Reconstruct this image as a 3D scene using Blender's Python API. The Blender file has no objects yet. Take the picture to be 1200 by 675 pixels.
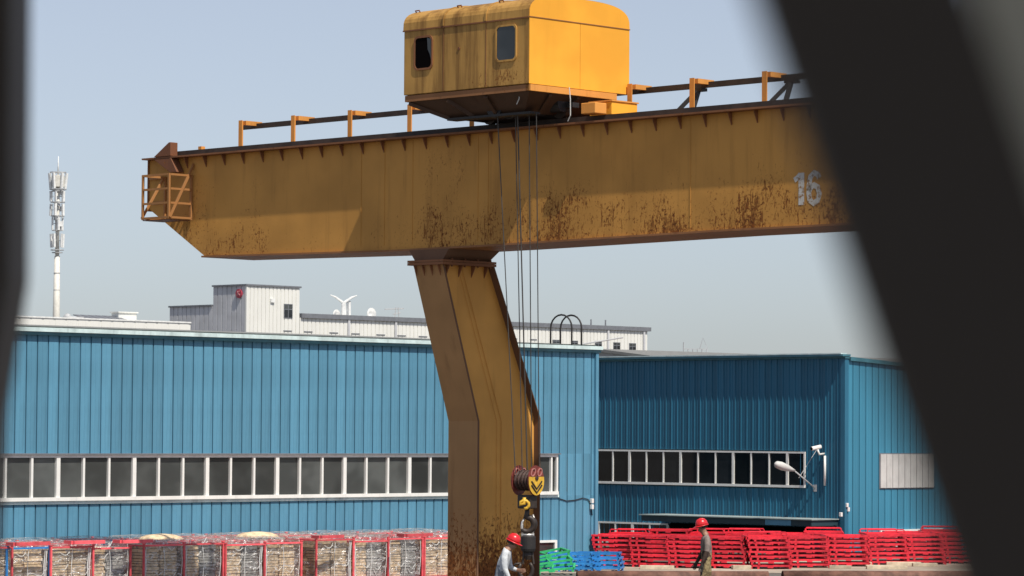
import bpy, bmesh, math, random
from mathutils import Vector, Matrix
random.seed(7)
sc = bpy.context.scene
C = sc.collection
R_ = math.radians

# ------------------------------------------------------------------ camera
FPX, CAMH = 3850.0, 3.5                       # focal length in photo pixels, eye height in metres
PITCH, ROLL, TH = math.atan(167.5 / FPX), R_(0.39), R_(44.6)
cd = bpy.data.cameras.new('camera'); cam = bpy.data.objects.new('camera', cd); C.objects.link(cam)
cd.sensor_width = 36.0; cd.lens = 36.0 * FPX / 1200.0
cd.clip_start = 0.05; cd.clip_end = 5000
ROT = (Matrix.Rotation(math.pi / 2 + PITCH, 3, 'X') @ Matrix.Rotation(ROLL, 3, 'Z'))
cam.matrix_world = Matrix.Translation((0, 0, CAMH)) @ ROT.to_4x4()
cd.dof.use_dof = True; cd.dof.focus_distance = 66.0; cd.dof.aperture_fstop = cd.lens / 11.0
sc.camera = cam

# ------------------------------------------------------------------ light
AX = Vector((math.cos(TH), -math.sin(TH), 0)); BX = Vector((math.sin(TH), math.cos(TH), 0))
DELTA, SUN_EL = R_(13.0), R_(55.5)
sh = AX * math.cos(DELTA) - BX * math.sin(DELTA)
sdir = Vector((sh.x * math.cos(SUN_EL), sh.y * math.cos(SUN_EL), math.sin(SUN_EL)))
w = bpy.data.worlds.new('World'); sc.world = w; w.use_nodes = True
nt = w.node_tree; nt.nodes.clear()
sky = nt.nodes.new('ShaderNodeTexSky'); sky.sky_type = 'NISHITA'; sky.sun_disc = False
sky.sun_elevation = SUN_EL; sky.sun_rotation = math.atan2(sh.x, sh.y)
sky.altitude = 0; sky.air_density = 1.0; sky.dust_density = 0.6; sky.ozone_density = 8.0
bg = nt.nodes.new('ShaderNodeBackground'); bg.inputs[1].default_value = 0.108
wo = nt.nodes.new('ShaderNodeOutputWorld')
hs = nt.nodes.new('ShaderNodeHueSaturation'); hs.inputs['Saturation'].default_value = 0.50   # hazy, washed-out sky
nt.links.new(sky.outputs[0], hs.inputs['Color']); tint = nt.nodes.new('ShaderNodeMix'); tint.data_type = 'RGBA'; tint.blend_type = 'MULTIPLY'; tint.inputs[0].default_value = 1; tint.inputs[7].default_value = (1.01, 1.0, 1.02, 1)
nt.links.new(hs.outputs[0], tint.inputs[6]); nt.links.new(tint.outputs[2], bg.inputs[0]); nt.links.new(bg.outputs[0], wo.inputs[0])
sd = bpy.data.lights.new('sun', 'SUN'); sd.energy = 5.0; sd.angle = R_(0.5); sd.color = (1.0, 0.93, 0.82)
so = bpy.data.objects.new('sun', sd); C.objects.link(so)
so.rotation_euler = sdir.to_track_quat('Z', 'Y').to_euler(); so.location = (30, -30, 60)
sc.view_settings.view_transform = 'Standard'; sc.view_settings.look = 'None'
sc.view_settings.gamma = 1; sc.view_settings.exposure = 0.0

# ------------------------------------------------------------------ photo pixel -> site coordinates (u along +A, v along +B, w up)
def ray(x, y):
    d = ROT @ Vector(((x - 600) / FPX, -(y - 337.5) / FPX, -1.0)); return d.dot(AX), d.dot(BX), d.z, d.y
def onv(x, y, v): a, b, z, _ = ray(x, y); t = v / b; return Vector((t * a, v, CAMH + t * z))
def onu(x, y, u): a, b, z, _ = ray(x, y); t = u / a; return Vector((u, t * b, CAMH + t * z))
def onz(x, y, z0): a, b, z, _ = ray(x, y); t = (z0 - CAMH) / z; return Vector((t * a, t * b, z0))
def onY(x, y, Y): a, b, z, q = ray(x, y); t = Y / q; return Vector((t * a, t * b, CAMH + t * z))
def W(p): q = AX * p[0] + BX * p[1]; return Vector((q.x, q.y, p[2]))
def XY(x, y): v = Vector((x, y, 0)); return v.dot(AX), v.dot(BX)

# ------------------------------------------------------------------ materials
MATS = {}
class NT:
    def __init__(s, name):
        s.m = bpy.data.materials.new(name); s.m.use_nodes = True; s.t = s.m.node_tree
        s.b = s.t.nodes['Principled BSDF']; s.out = s.t.nodes['Material Output']
        MATS[name] = s.m
    def n(s, typ, **kw):
        nd = s.t.nodes.new('ShaderNode' + typ)
        for k, v in kw.items():
            if k.startswith('i_'):
                key = k[2:]; key = int(key) if key.isdigit() else key
                nd.inputs[key].default_value = v
            else: setattr(nd, k, v)
        return nd
    def l(s, a, b): s.t.links.new(a, b)
    def coords(s): return s.n('TexCoord').outputs['Object']
    def mapped(s, scale=(1, 1, 1), loc=(0, 0, 0)):
        mp = s.n('Mapping'); mp.inputs['Scale'].default_value = scale; mp.inputs['Location'].default_value = loc
        s.l(s.coords(), mp.inputs[0]); return mp.outputs[0]
    def noise(s, vec, scale, detail=5, rough=.6, dist=0):
        nd = s.n('TexNoise'); nd.inputs['Scale'].default_value = scale; nd.inputs['Detail'].default_value = detail
        nd.inputs['Roughness'].default_value = rough; nd.inputs['Distortion'].default_value = dist
        s.l(vec, nd.inputs['Vector']); return nd.outputs['Fac']
    def ramp(s, fac, a, b, lo=0., hi=1.):
        r = s.n('MapRange', interpolation_type='SMOOTHSTEP'); r.inputs[1].default_value = a; r.inputs[2].default_value = b
        r.inputs[3].default_value = lo; r.inputs[4].default_value = hi
        s.l(fac, r.inputs[0]); return r.outputs[0]
    def math(s, op, a, b=None):
        nd = s.n('Math', operation=op)
        for i, x in enumerate((a, b)):
            if x is None: continue
            if isinstance(x, (int, float)): nd.inputs[i].default_value = x
            else: s.l(x, nd.inputs[i])
        return nd.outputs[0]
    def mix(s, fac, a, b, blend='MIX'):
        nd = s.n('Mix', data_type='RGBA', blend_type=blend)
        for i, x in ((0, fac), (6, a), (7, b)):
            if isinstance(x, (int, float)): nd.inputs[i].default_value = x
            elif isinstance(x, tuple): nd.inputs[i].default_value = (*x, 1)
            else: s.l(x, nd.inputs[i])
        return nd.outputs[2]
    def bump(s, h, strength, dist=.01):
        b = s.n('Bump'); b.inputs['Strength'].default_value = strength; b.inputs['Distance'].default_value = dist
        s.l(h, b.inputs['Height']); s.l(b.outputs[0], s.b.inputs['Normal'])
    def rnd(s): return s.n('ObjectInfo').outputs['Random']

def simple(name, col, rough=.6, metal=0., var=.12, scale=3., rnd=0., bump=0., streak=0., spec=.5):
    t = NT(name); v = t.mapped()
    c = t.mix(t.ramp(t.noise(v, scale), .3, .7), tuple(x * (1 - var) for x in col), tuple(min(1, x * (1 + var)) for x in col))
    if streak:
        s2 = t.noise(t.mapped((6, 6, .35)), 1.0, 4)
        c = t.mix(t.ramp(s2, .5, .75, 0, streak), c, tuple(x * .45 for x in col))
    if rnd:
        r = t.ramp(t.rnd(), 0, 1, 1 - rnd, 1 + rnd)
        hs = t.n('HueSaturation'); t.l(r, hs.inputs['Value']); t.l(c, hs.inputs['Color']); c = hs.outputs[0]
    t.l(c, t.b.inputs['Base Color'])
    t.b.inputs['Roughness'].default_value = rough; t.b.inputs['Metallic'].default_value = metal
    t.b.inputs['Specular IOR Level'].default_value = spec
    if bump: t.bump(t.noise(v, scale * 6), bump)
    return t.m

RUST, DRUST = (.23, .078, .022), (.10, .036, .014)
def rusty_paint(name, col, amount, zlow=None, patches=(), rough=.55, scale=9., base_var=.10, streak=.35, density=.0, grime_lo=.50):
    """old paint; rust spots set by noise, denser below zlow=(z0,z1) and inside patches (u0,u1,z0,z1) of object space"""
    t = NT(name); v = t.mapped(); sx = t.n('SeparateXYZ'); t.l(t.coords(), sx.inputs[0])
    big = t.noise(v, .7, 3, .5); c = t.mix(t.ramp(big, .35, .65), tuple(x * (1 - base_var) for x in col), tuple(x * (1 + base_var) for x in col))
    grime = t.noise(t.mapped((3.2, 3.2, .28)), 1.0, 6, .65)
    c = t.mix(t.ramp(grime, grime_lo, grime_lo + .25, 0, streak), c, (col[0] * .38, col[1] * .34, col[2] * .35))
    dens = t.math('ADD', t.ramp(t.noise(v, .55, 2, .5), .42, .7, 0, .34 * amount), density)
    if zlow: dens = t.math('ADD', dens, t.ramp(sx.outputs[2], zlow[1], zlow[0], 0, zlow[2]))
    for (a0, a1, z0, z1, k) in patches:
        f = t.math('MULTIPLY', t.ramp(sx.outputs[0], a0, a0 + .7), t.ramp(sx.outputs[0], a1, a1 - .7))
        f = t.math('MULTIPLY', f, t.ramp(t.noise(v, 1.1, 3, .6), .34, .64, .40, 1))
        f = t.math('MULTIPLY', f, t.math('MULTIPLY', t.ramp(sx.outputs[2], z0, z0 + .2), t.ramp(sx.outputs[2], z1, z1 - 1.1)))
        dens = t.math('ADD', dens, t.math('MULTIPLY', f, k))
    spots = t.noise(t.mapped((1, 1, .85)), scale, 7, .72, .35)
    lines = t.noise(t.mapped((2.6, 2.6, .5), (3, 1, 7)), scale * .42, 6, .7, .2)
    thr = t.math('SUBTRACT', .745, t.math('MULTIPLY', dens, .25))
    m1 = t.ramp(t.math('SUBTRACT', spots, thr), 0, .07)
    m2 = t.ramp(t.math('SUBTRACT', lines, t.math('ADD', thr, .015)), 0, .05)
    smear = t.noise(t.mapped((2.2, 2.2, .75), (5, 2, 1)), scale * .2, 9, .74, .5)
    m3 = t.ramp(t.math('SUBTRACT', smear, t.math('ADD', thr, -.005)), 0, .13)
    runs = t.noise(t.mapped((9, 9, .45), (1, 4, 2)), 1.6, 7, .7)
    m4 = t.ramp(runs, .66, .76, 0, min(.7, .45 * amount + .1))
    m = t.math('MAXIMUM', t.math('MAXIMUM', m1, m4), t.math('MAXIMUM', t.math('MULTIPLY', m2, .85), t.math('MULTIPLY', m3, .8)))
    halo = t.ramp(t.math('SUBTRACT', spots, t.math('SUBTRACT', thr, .05)), 0, .08, 0, .45)
    c = t.mix(halo, c, (.30, .12, .03))
    c = t.mix(m, c, t.mix(t.ramp(t.noise(v, 22, 3), .4, .6), RUST, DRUST))
    t.l(c, t.b.inputs['Base Color'])
    r = t.ramp(m, 0, 1, rough, .92); t.l(r, t.b.inputs['Roughness'])
    t.b.inputs['Specular IOR Level'].default_value = .16
    t.bump(t.math('SUBTRACT', t.noise(v, 2.2, 3), t.math('MULTIPLY', m, .4)), .25, .02)
    return t.m

YEL = (.55, .275, .066)
rusty_paint('girder_paint', YEL, .6, (-1.95, -.8, .42), ((-.6, 1.4, -2.3, .5, .62), (.9, 2.8, -2.3, -.3, .40), (1.8, 11, -2.3, -.2, .36), (1.8, 11, -2.3, 1., .16), (-8.4, -4.4, -2.2, .3, .42)), scale=17)
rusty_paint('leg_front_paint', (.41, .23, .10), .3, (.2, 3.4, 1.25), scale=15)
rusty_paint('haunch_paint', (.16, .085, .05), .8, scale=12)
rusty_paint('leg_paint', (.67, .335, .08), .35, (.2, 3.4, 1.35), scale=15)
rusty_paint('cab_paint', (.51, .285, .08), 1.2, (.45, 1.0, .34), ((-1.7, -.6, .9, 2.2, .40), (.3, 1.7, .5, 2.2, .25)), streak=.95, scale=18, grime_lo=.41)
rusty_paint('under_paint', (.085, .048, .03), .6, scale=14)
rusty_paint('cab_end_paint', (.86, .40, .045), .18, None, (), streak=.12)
rusty_paint('post_paint', (.66, .29, .07), .7, scale=14)
rusty_paint('basket_paint', (.40, .19, .07), .8, scale=14, density=.1)
rusty_paint('rust_steel', (.20, .085, .045), 1.2, scale=12, density=.3)
rusty_paint('flange_paint', (.24, .105, .05), 1.1, scale=10, density=.35)
rusty_paint('bottom_paint', (.30, .14, .06), 1.0, scale=8, density=.25)
simple('dark_steel', (.022, .02, .02), .6, var=.3, bump=.3)
simple('dark_rail', (.04, .028, .022), .7, var=.35)
simple('grease', (.035, .025, .02), .5, var=.4, scale=8)
simple('wire', (.06, .055, .05), .5, var=.3)
simple('letter_pink', (.42, .17, .15), .6)
simple('sheave_rust', (.055, .028, .022), .7, var=.4, scale=14)
simple('red_block', (.19, .038, .03), .5, var=.4, scale=12, streak=.4)
simple('yellow_block', (.70, .42, .04), .5, var=.15, scale=12, streak=.3)
simple('bare_steel', (.62, .60, .56), .35, metal=.6, var=.2, scale=20)
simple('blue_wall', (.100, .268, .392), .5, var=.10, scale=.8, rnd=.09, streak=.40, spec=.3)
simple('blue_wall_sunlit', (.046, .225, .345), .5, var=.06, scale=1.2, rnd=.08, streak=.25)  # lighter copy of the right building's blue, sunlight put into the colour
simple('blue_wall_shaded', (.023, .135, .225), .5, var=.06, scale=1.2, rnd=.12, streak=.25)  # darker copy of the same blue, the wall's shade put into the colour
simple('blue_trim', (.05, .17, .22), .5, var=.15)
simple('pale_trim', (.55, .68, .68), .5, var=.15, streak=.4)
simple('white_frame', (.78, .78, .75), .4, var=.05, streak=.25)
simple('grey_roof', (.21, .21, .20), .7, var=.12, streak=.3)
simple('white_wall', (.73, .73, .69), .6, var=.03, scale=.3, streak=.15)
simple('grey_wall', (.52, .53, .55), .7, var=.12, scale=.5, streak=.2)
simple('canopy_pale', (.30, .36, .36), .7, streak=.4)
simple('coping_blue', (.02, .05, .065), .6)
simple('coping', (.16, .17, .19), .6)
simple('red_sign', (.42, .05, .08), .5)
simple('emblem_pink', (.50, .22, .24), .6)
simple('far_metal', (.42, .43, .44), .6)
simple('far_white', (.74, .75, .74), .5)
simple('tower_paint', (.68, .66, .60), .6, var=.08, streak=.2)
simple('shutter', (.55, .55, .53), .6, var=.08, streak=.3)
simple('red_frame', (.66, .024, .044), .42, var=.22, scale=5, rnd=.16, streak=.25)
simple('pink_frame', (.78, .105, .125), .55, var=.25, scale=4, rnd=.25)
simple('blue_frame', (.025, .20, .52), .42, var=.2, scale=5, rnd=.2)
simple('green_frame', (.04, .48, .17), .42, var=.2, scale=5, rnd=.2)
simple('cardboard', (.70, .53, .34), .85, var=.3, scale=7, rnd=.22)
simple('kraft_grey', (.36, .35, .33), .8, var=.3, scale=5, rnd=.25)
simple('pipe_rust', (.15, .07, .048), .75, var=.45, scale=4, bump=.3)
simple('timber', (.50, .42, .31), .85, var=.25, scale=5, rnd=.2)
simple('beige_panel', (.62, .60, .50), .7)
simple('black_paint', (.085, .068, .055), .65, var=.2)
simple('skin', (.30, .16, .105), .55, var=.1)
simple('hair', (.012, .01, .009), .6)
simple('helmet_red', (.62, .02, .028), .3, var=.04)
simple('glove', (.045, .04, .035), .8)
simple('shoe', (.03, .026, .022), .7)
def cloth(name, a, b, scale=9, mixat=(.45, .6)):
    t = NT(name); v = t.mapped()
    c = t.mix(t.ramp(t.noise(v, scale, 4), *mixat), a, b); t.l(c, t.b.inputs['Base Color'])
    t.b.inputs['Roughness'].default_value = .9; t.b.inputs['Specular IOR Level'].default_value = .15
    t.bump(t.noise(t.mapped((1, 1, .6)), 14, 3), .5, .03)
cloth('jacket_cloth', (.50, .53, .56), (.62, .65, .67))
cloth('grey_trousers', (.20, .22, .26), (.26, .28, .31))
cloth('tee_cloth', (.20, .165, .15), (.27, .22, .20))
cloth('camo_cloth', (.16, .12, .065), (.30, .24, .13), 16, (.48, .53))
cloth('dark_sleeve', (.05, .035, .03), (.08, .055, .045))

def glass_mat(name, col, var):
    t = NT(name); va = t.n('VectorMath', operation='ADD'); t.l(t.mapped((1.2, 1.2, 1.6)), va.inputs[0]); t.l(t.n('ObjectInfo').outputs['Location'], va.inputs[1]); v = va.outputs[0]
    r = t.ramp(t.rnd(), 0, 1, 1 - var, 1 + var)
    c = t.mix(t.ramp(t.noise(v, .8, 2), .38, .64), tuple(x * .78 for x in col), tuple(x * 1.25 for x in col))
    hs = t.n('HueSaturation'); t.l(r, hs.inputs['Value']); t.l(c, hs.inputs['Color'])
    t.l(hs.outputs[0], t.b.inputs['Base Color']); t.b.inputs['Roughness'].default_value = .06
    t.bump(t.noise(t.mapped(), 1.1, 2), .04, .05)
glass_mat('glass', (.058, .063, .062), .45)
glass_mat('glass_dark', (.012, .014, .016), .5)
t = NT('void'); t.b.inputs['Specular IOR Level'].default_value = 0; t.b.inputs['Base Color'].default_value = (.006, .005, .005, 1); t.b.inputs['Roughness'].default_value = .9

t = NT('stencil_white'); m = t.noise(t.mapped(), 9, 7, .75)
t.l(t.mix(t.ramp(m, .50, .60), (.62, .60, .55), (.30, .15, .05)), t.b.inputs['Base Color']); t.b.inputs['Roughness'].default_value = .7

for nm_, ca_, cb_, cc_ in (('ground_soil', (.10, .088, .075), (.145, .13, .112), (.07, .06, .05)), ('pale_dirt', (.33, .27, .205), (.47, .41, .33), (.22, .17, .13))):
    t = NT(nm_); v = t.mapped()
    c = t.mix(t.ramp(t.noise(v, .35, 6), .4, .65), ca_, cb_)
    c = t.mix(t.ramp(t.noise(v, 4, 6), .5, .7, 0, .5), c, cc_); t.l(c, t.b.inputs['Base Color'])
    t.b.inputs['Roughness'].default_value = .95; t.bump(t.noise(v, 6, 6), .6, .05)

t = NT('wrap_film')                                        # thin crinkled stretch film
v = t.mapped(); n1 = t.noise(t.mapped((1, 1, 2.2)), 5, 6, .7, 1.2)
gl = t.n('BsdfGlossy'); gl.inputs['Roughness'].default_value = .22; gl.inputs['Color'].default_value = (.9, .9, .9, 1)
df = t.n('BsdfDiffuse'); df.inputs['Color'].default_value = (.74, .73, .72, 1)
tr = t.n('BsdfTransparent'); tr.inputs['Color'].default_value = (.93, .93, .93, 1)
mg = t.n('MixShader'); mg.inputs[0].default_value = .45; t.l(df.outputs[0], mg.inputs[1]); t.l(gl.outputs[0], mg.inputs[2])
mx = t.n('MixShader'); t.l(t.ramp(n1, .47, .70, .10, .85), mx.inputs[0]); t.l(tr.outputs[0], mx.inputs[1]); t.l(mg.outputs[0], mx.inputs[2])
t.l(mx.outputs[0], t.out.inputs['Surface'])
bp = t.n('Bump'); bp.inputs['Strength'].default_value = .8; bp.inputs['Distance'].default_value = .05; t.l(n1, bp.inputs['Height'])
t.l(bp.outputs[0], gl.inputs['Normal']); t.l(bp.outputs[0], df.inputs['Normal'])

# ------------------------------------------------------------------ mesh builder
class MB:
    def __init__(s): s.v = []; s.f = []
    def add(s, vs, fs):
        o = len(s.v); s.v += [Vector(p) for p in vs]; s.f += [tuple(i + o for i in f) for f in fs]; return s
    def box(s, lo, hi):
        x0, y0, z0 = lo; x1, y1, z1 = hi
        return s.add([(x0,y0,z0),(x1,y0,z0),(x1,y1,z0),(x0,y1,z0),(x0,y0,z1),(x1,y0,z1),(x1,y1,z1),(x0,y1,z1)],
              [(0,3,2,1),(4,5,6,7),(0,1,5,4),(1,2,6,5),(2,3,7,6),(3,0,4,7)])
    def hexa(s, bot, top):
        """8 corners: bottom loop ccw from above, top loop"""
        return s.add(list(bot) + list(top), [(0,3,2,1),(4,5,6,7),(0,1,5,4),(1,2,6,5),(2,3,7,6),(3,0,4,7)])
    def prism(s, poly, axis, a, b):
        """poly of 2-D points; axis 'v': (u,w) extruded in v; 'u': (v,w) extruded in u; 'w': (u,v) extruded up"""
        mk = {'v': lambda p, q: (p[0], q, p[1]), 'u': lambda p, q: (q, p[0], p[1]), 'w': lambda p, q: (p[0], p[1], q)}[axis]
        n = len(poly); vs = [mk(p, a) for p in poly] + [mk(p, b) for p in poly]
        fs = [tuple(range(n)), tuple(range(2 * n - 1, n - 1, -1))] + [(i, i + n, (i + 1) % n + n, (i + 1) % n) for i in range(n)]
        return s.add(vs, fs)
    def tube(s, pts, r, n=8, cap=True, closed=False):
        pts = [Vector(p) for p in pts]; rs = r if isinstance(r, (list, tuple)) else [r] * len(pts)
        rings = []; k = len(pts); ref = None
        for i, p in enumerate(pts):
            a = pts[i - 1] if (i or closed) else p; b = pts[(i + 1) % k] if (i < k - 1 or closed) else p
            d = (b - a).normalized()
            if ref is None: ref = Vector((0, 0, 1)) if abs(d.z) < .9 else Vector((1, 0, 0))
            x = d.cross(ref).normalized(); y = x.cross(d).normalized(); ref = y
            rings.append([p + (x * math.cos(q) + y * math.sin(q)) * rs[i] for q in [2 * math.pi * j / n + math.pi / n for j in range(n)]])
        vs = [p for g in rings for p in g]; fs = []
        for i in range(k if closed else k - 1):
            i2 = (i + 1) % k
            fs += [(i * n + j, i * n + (j + 1) % n, i2 * n + (j + 1) % n, i2 * n + j) for j in range(n)]
        if cap and not closed: fs += [tuple(range(n - 1, -1, -1)), tuple(range((k - 1) * n, k * n))]
        return s.add(vs, fs)
    def lathe(s, prof, cx, cy, n=16, axis='z'):
        vs = []
        for (r, z) in prof:
            for j in range(n):
                q = 2 * math.pi * j / n; a, b = r * math.cos(q), r * math.sin(q)
                vs.append((cx + a, cy + b, z) if axis == 'z' else (z, cx + a, cy + b) if axis == 'x' else (cx + a, z, cy + b))
        k = len(prof); fs = [(i * n + j, i * n + (j + 1) % n, (i + 1) * n + (j + 1) % n, (i + 1) * n + j) for i in range(k - 1) for j in range(n)]
        fs += [tuple(range(n - 1, -1, -1)), tuple(range((k - 1) * n, k * n))]
        return s.add(vs, fs)
    def mesh(s, name, mat, off=Vector((0, 0, 0)), smooth=False):
        me = bpy.data.meshes.new(name); me.from_pydata([tuple(p - off) for p in s.v], [], s.f)
        bm = bmesh.new(); bm.from_mesh(me); bmesh.ops.recalc_face_normals(bm, faces=bm.faces); bm.to_mesh(me); bm.free()
        me.materials.append(MATS[mat])
        if smooth:
            for p in me.polygons: p.use_smooth = True
        me.update(); return me
    def build(s, name, mat, root=None, off=None, smooth=False, bevel=0):
        """coords are site coords; with a root they are stored relative to it"""
        o0 = Vector(off) if off is not None else (root['_o'] if root else Vector((0, 0, 0)))
        o = bpy.data.objects.new(name, s.mesh(name, mat, Vector(o0), smooth)); C.objects.link(o)
        if root: o.parent = ROOT[root.name] if not isinstance(root, bpy.types.Object) else root
        if bevel:
            b = o.modifiers.new('bevel', 'BEVEL'); b.width = bevel; b.segments = 2; b.limit_method = 'ANGLE'
        return o

ORG = {}
def thing(name, label, cat, p, group=None, rz=0):
    o = bpy.data.objects.new(name, None); C.objects.link(o); o.location = W(p); o.rotation_euler = (0, 0, -TH + rz)
    o.empty_display_size = .2; ORG[o] = Vector(p); tag(o, label, cat, group); return o
def tag(o, label=None, cat=None, group=None, kind=None):
    if label: o['label'] = label
    if cat: o['category'] = cat
    if group: o['group'] = group
    if kind: o['kind'] = kind
    return o
def part(mb, name, mat, root, smooth=False, bevel=0):
    """mesh part under a thing or under a part; all coords relative to the thing's base"""
    org = ORG[root]
    o = bpy.data.objects.new(name, mb.mesh(name, mat, org, smooth)); C.objects.link(o); o.parent = root; ORG[o] = org
    if bevel:
        b = o.modifiers.new('bevel', 'BEVEL'); b.width = bevel; b.segments = 2; b.limit_method = 'ANGLE'
    return o
def single(mb, name, mat, p, smooth=False, bevel=0, rz=0):
    """a top-level thing that is one mesh; mb in coordinates local to p"""
    o = bpy.data.objects.new(name, mb.mesh(name, mat, Vector((0, 0, 0)), smooth)); C.objects.link(o)
    o.location = W(p); o.rotation_euler = (0, 0, -TH + rz)
    if bevel:
        b = o.modifiers.new('bevel', 'BEVEL'); b.width = bevel; b.segments = 2; b.limit_method = 'ANGLE'
    return o
def inst(me, name, parent, loc, rz=0):
    o = bpy.data.objects.new(name, me); C.objects.link(o); o.parent = parent; o.location = loc; o.rotation_euler = (0, 0, rz); return o
def rod(mb, a, b, s):
    """square bar between two points"""
    return mb.tube([a, b], s * .7071, 4)

# ================================================================== SETTING
g = MB(); g.add([(-1500, -1500, 0), (1500, -1500, 0), (1500, 1500, 0), (-1500, 1500, 0)], [(0, 1, 2, 3)])
tag(single(g, 'ground', 'ground_soil', (0, 0, 0)), kind='structure')

pts_ = [onz(x, y, .004) for x, y in ((630, 672), (1240, 671), (1240, 655), (900, 657), (700, 660), (640, 666))]
tag(single(MB().add(pts_, [tuple(range(len(pts_)))]), 'dirt_strip', 'pale_dirt', (0, 0, 0)), kind='structure')

# ------------------------------------------------------------------ ribbed sheet panel, shared mesh, local frame: x along wall, -y outwards
def panel_mesh(name, wd, h, mat):
    m = MB()
    prof = [(0, 0), (.012, .022), (.026, .022), (.038, 0), (.038 + (wd - .05) * .48, 0), (.038 + (wd - .05) * .5, -.006), (.038 + (wd - .05) * .52, 0),
            (wd - .012, 0), (wd - .012, -.03), (wd, -.03), (wd, .035), (0, .035)]
    prof = [(x, (-y if i not in (1, 2) else y)) for i, (x, y) in enumerate(prof)]
    # outward is -y: rib groove at 0.012..0.026 cut inwards, standing seam at the far edge
    poly = [(0, 0), (.006, 0), (.010, .050), (.036, .050), (.040, 0), (.034 + (wd - .05) * .47, 0), (.034 + (wd - .05) * .5, -.007), (.034 + (wd - .05) * .53, 0), (wd, 0), (wd, .06), (0, .06)]
    m.prism(poly, 'w', 0, h)
    return m.mesh(name, mat)

# ------------------------------------------------------------------ left blue workshop
FU = -58.85; VR = 62.75; VL = 38.6
bl = thing('workshop_building', 'long sunlit blue ribbed metal workshop with a white window band behind the wrapped pallets', 'building', (FU, VR, 0))
PW = .30
WT, WB, TOPW = 2.87, 1.90, 5.56
pu = panel_mesh('wall_panel', PW, TOPW - WT - .05, 'blue_wall'); plw = panel_mesh('wall_panel', PW, WB - .06, 'blue_wall')
pmid = panel_mesh('wall_panel', PW, WT - WB + .11, 'blue_wall')
def put_panel(root, me, v, z, rz=math.pi / 2):
    o = inst(me, 'wall_panel', root, Vector((0.04 + random.uniform(-.003, .003), v - ORG[root].y, z)), rz); return o
WVE = 61.32
v = VL
while v < VR - .02:
    # local x of the panel runs along +v; outward (-y) becomes +u
    put_panel(bl, pu, v, WT + .05); put_panel(bl, plw, v, 0.0)
    if v > WVE - .02: put_panel(bl, pmid, v, WB - .06)
    v += PW
part(MB().box((FU - 17, VL, 0), (FU - .02, VR - .02, TOPW - .02)), 'wall_core', 'blue_trim', bl)
part(MB().box((FU + .02, VR - .03, 0), (FU + .11, VR + .07, TOPW)), 'corner_trim', 'blue_wall', bl)
# eave: dark gutter shadow line, pale fascia and low roof
part(MB().prism([(FU - .1, TOPW), (FU + .14, TOPW), (FU + .16, TOPW + .07), (FU - .1, TOPW + .07)], 'v', VL, VR + .12), 'gutter', 'blue_trim', bl)
part(MB().prism([(FU - .1, TOPW + .075), (FU + .19, TOPW + .075), (FU + .19, TOPW + .165), (FU - .1, TOPW + .18)], 'v', VL, VR + .15), 'eave_fascia', 'pale_trim', bl)
rf = part(MB().prism([(FU - .1, TOPW + .12), (FU + .05, TOPW + .20), (FU - 8.5, TOPW + .56), (FU - 17, TOPW + .2), (FU - 17, TOPW + .1)], 'v', VL, VR + .05), 'roof', 'grey_roof', bl)
# window band
wb = part(MB().box((FU + .03, VL, WT - .035), (FU + .10, WVE, WT + .03)).box((FU + .03, VL, WB - .03), (FU + .13, WVE, WB + .05)).box((FU + .03, WVE - .06, WB + .05), (FU + .10, WVE, WT - .035)), 'window_band', 'white_frame', bl)
part(MB().box((FU + .03, VL, WB - .10), (FU + .085, WVE + .06, WB - .032)), 'sill_flashing', 'pale_trim', wb)
part(MB().box((FU + .03, VL, WT + .032), (FU + .15, WVE + .06, WT + .06)), 'head_flashing', 'coping', wb)
v0 = onu(34.7, 560, FU).y; v1 = onu(295, 560, FU).y; pitch = (v1 - v0) / 9
pane = MB().box((0, .03, 0), (.01, pitch - .03, WT - WB - .09)).mesh('pane', 'glass')
mul_a = MB().box((0, -.028, 0), (.07, .028, WT - WB - .085)).mesh('mullion', 'white_frame')
mul_b = MB().box((0, -.052, 0), (.075, .052, WT - WB - .085)).mesh('mullion', 'white_frame')
k = -6
while v0 + k * pitch < WVE - .1:
    vv = v0 + k * pitch
    if vv > VL:
        inst(mul_b if (k - 1) % 3 == 0 else mul_a, 'mullion', wb, Vector((.025, vv - VR, WB + .05)))
        o = inst(pane, 'pane', wb, Vector((.02, vv - VR, WB + .045)), random.uniform(-.009, .009)); o.rotation_euler.y = random.uniform(-.012, .012)
    k += 1
# small low window at the right end
lw = part(MB().box((FU + .045, 60.3, .64), (FU + .10, 61.30, .70)).box((FU + .045, 60.3, .12), (FU + .11, 61.30, .20)).box((FU + .045, 61.22, .2), (FU + .10, 61.3, .64)).box((FU + .045, 60.3, .2), (FU + .10, 60.36, .64)), 'low_window', 'white_frame', bl)
part(MB().box((FU + .042, 60.36, .2), (FU + .055, 61.22, .64)), 'pane', 'glass', lw)
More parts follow.
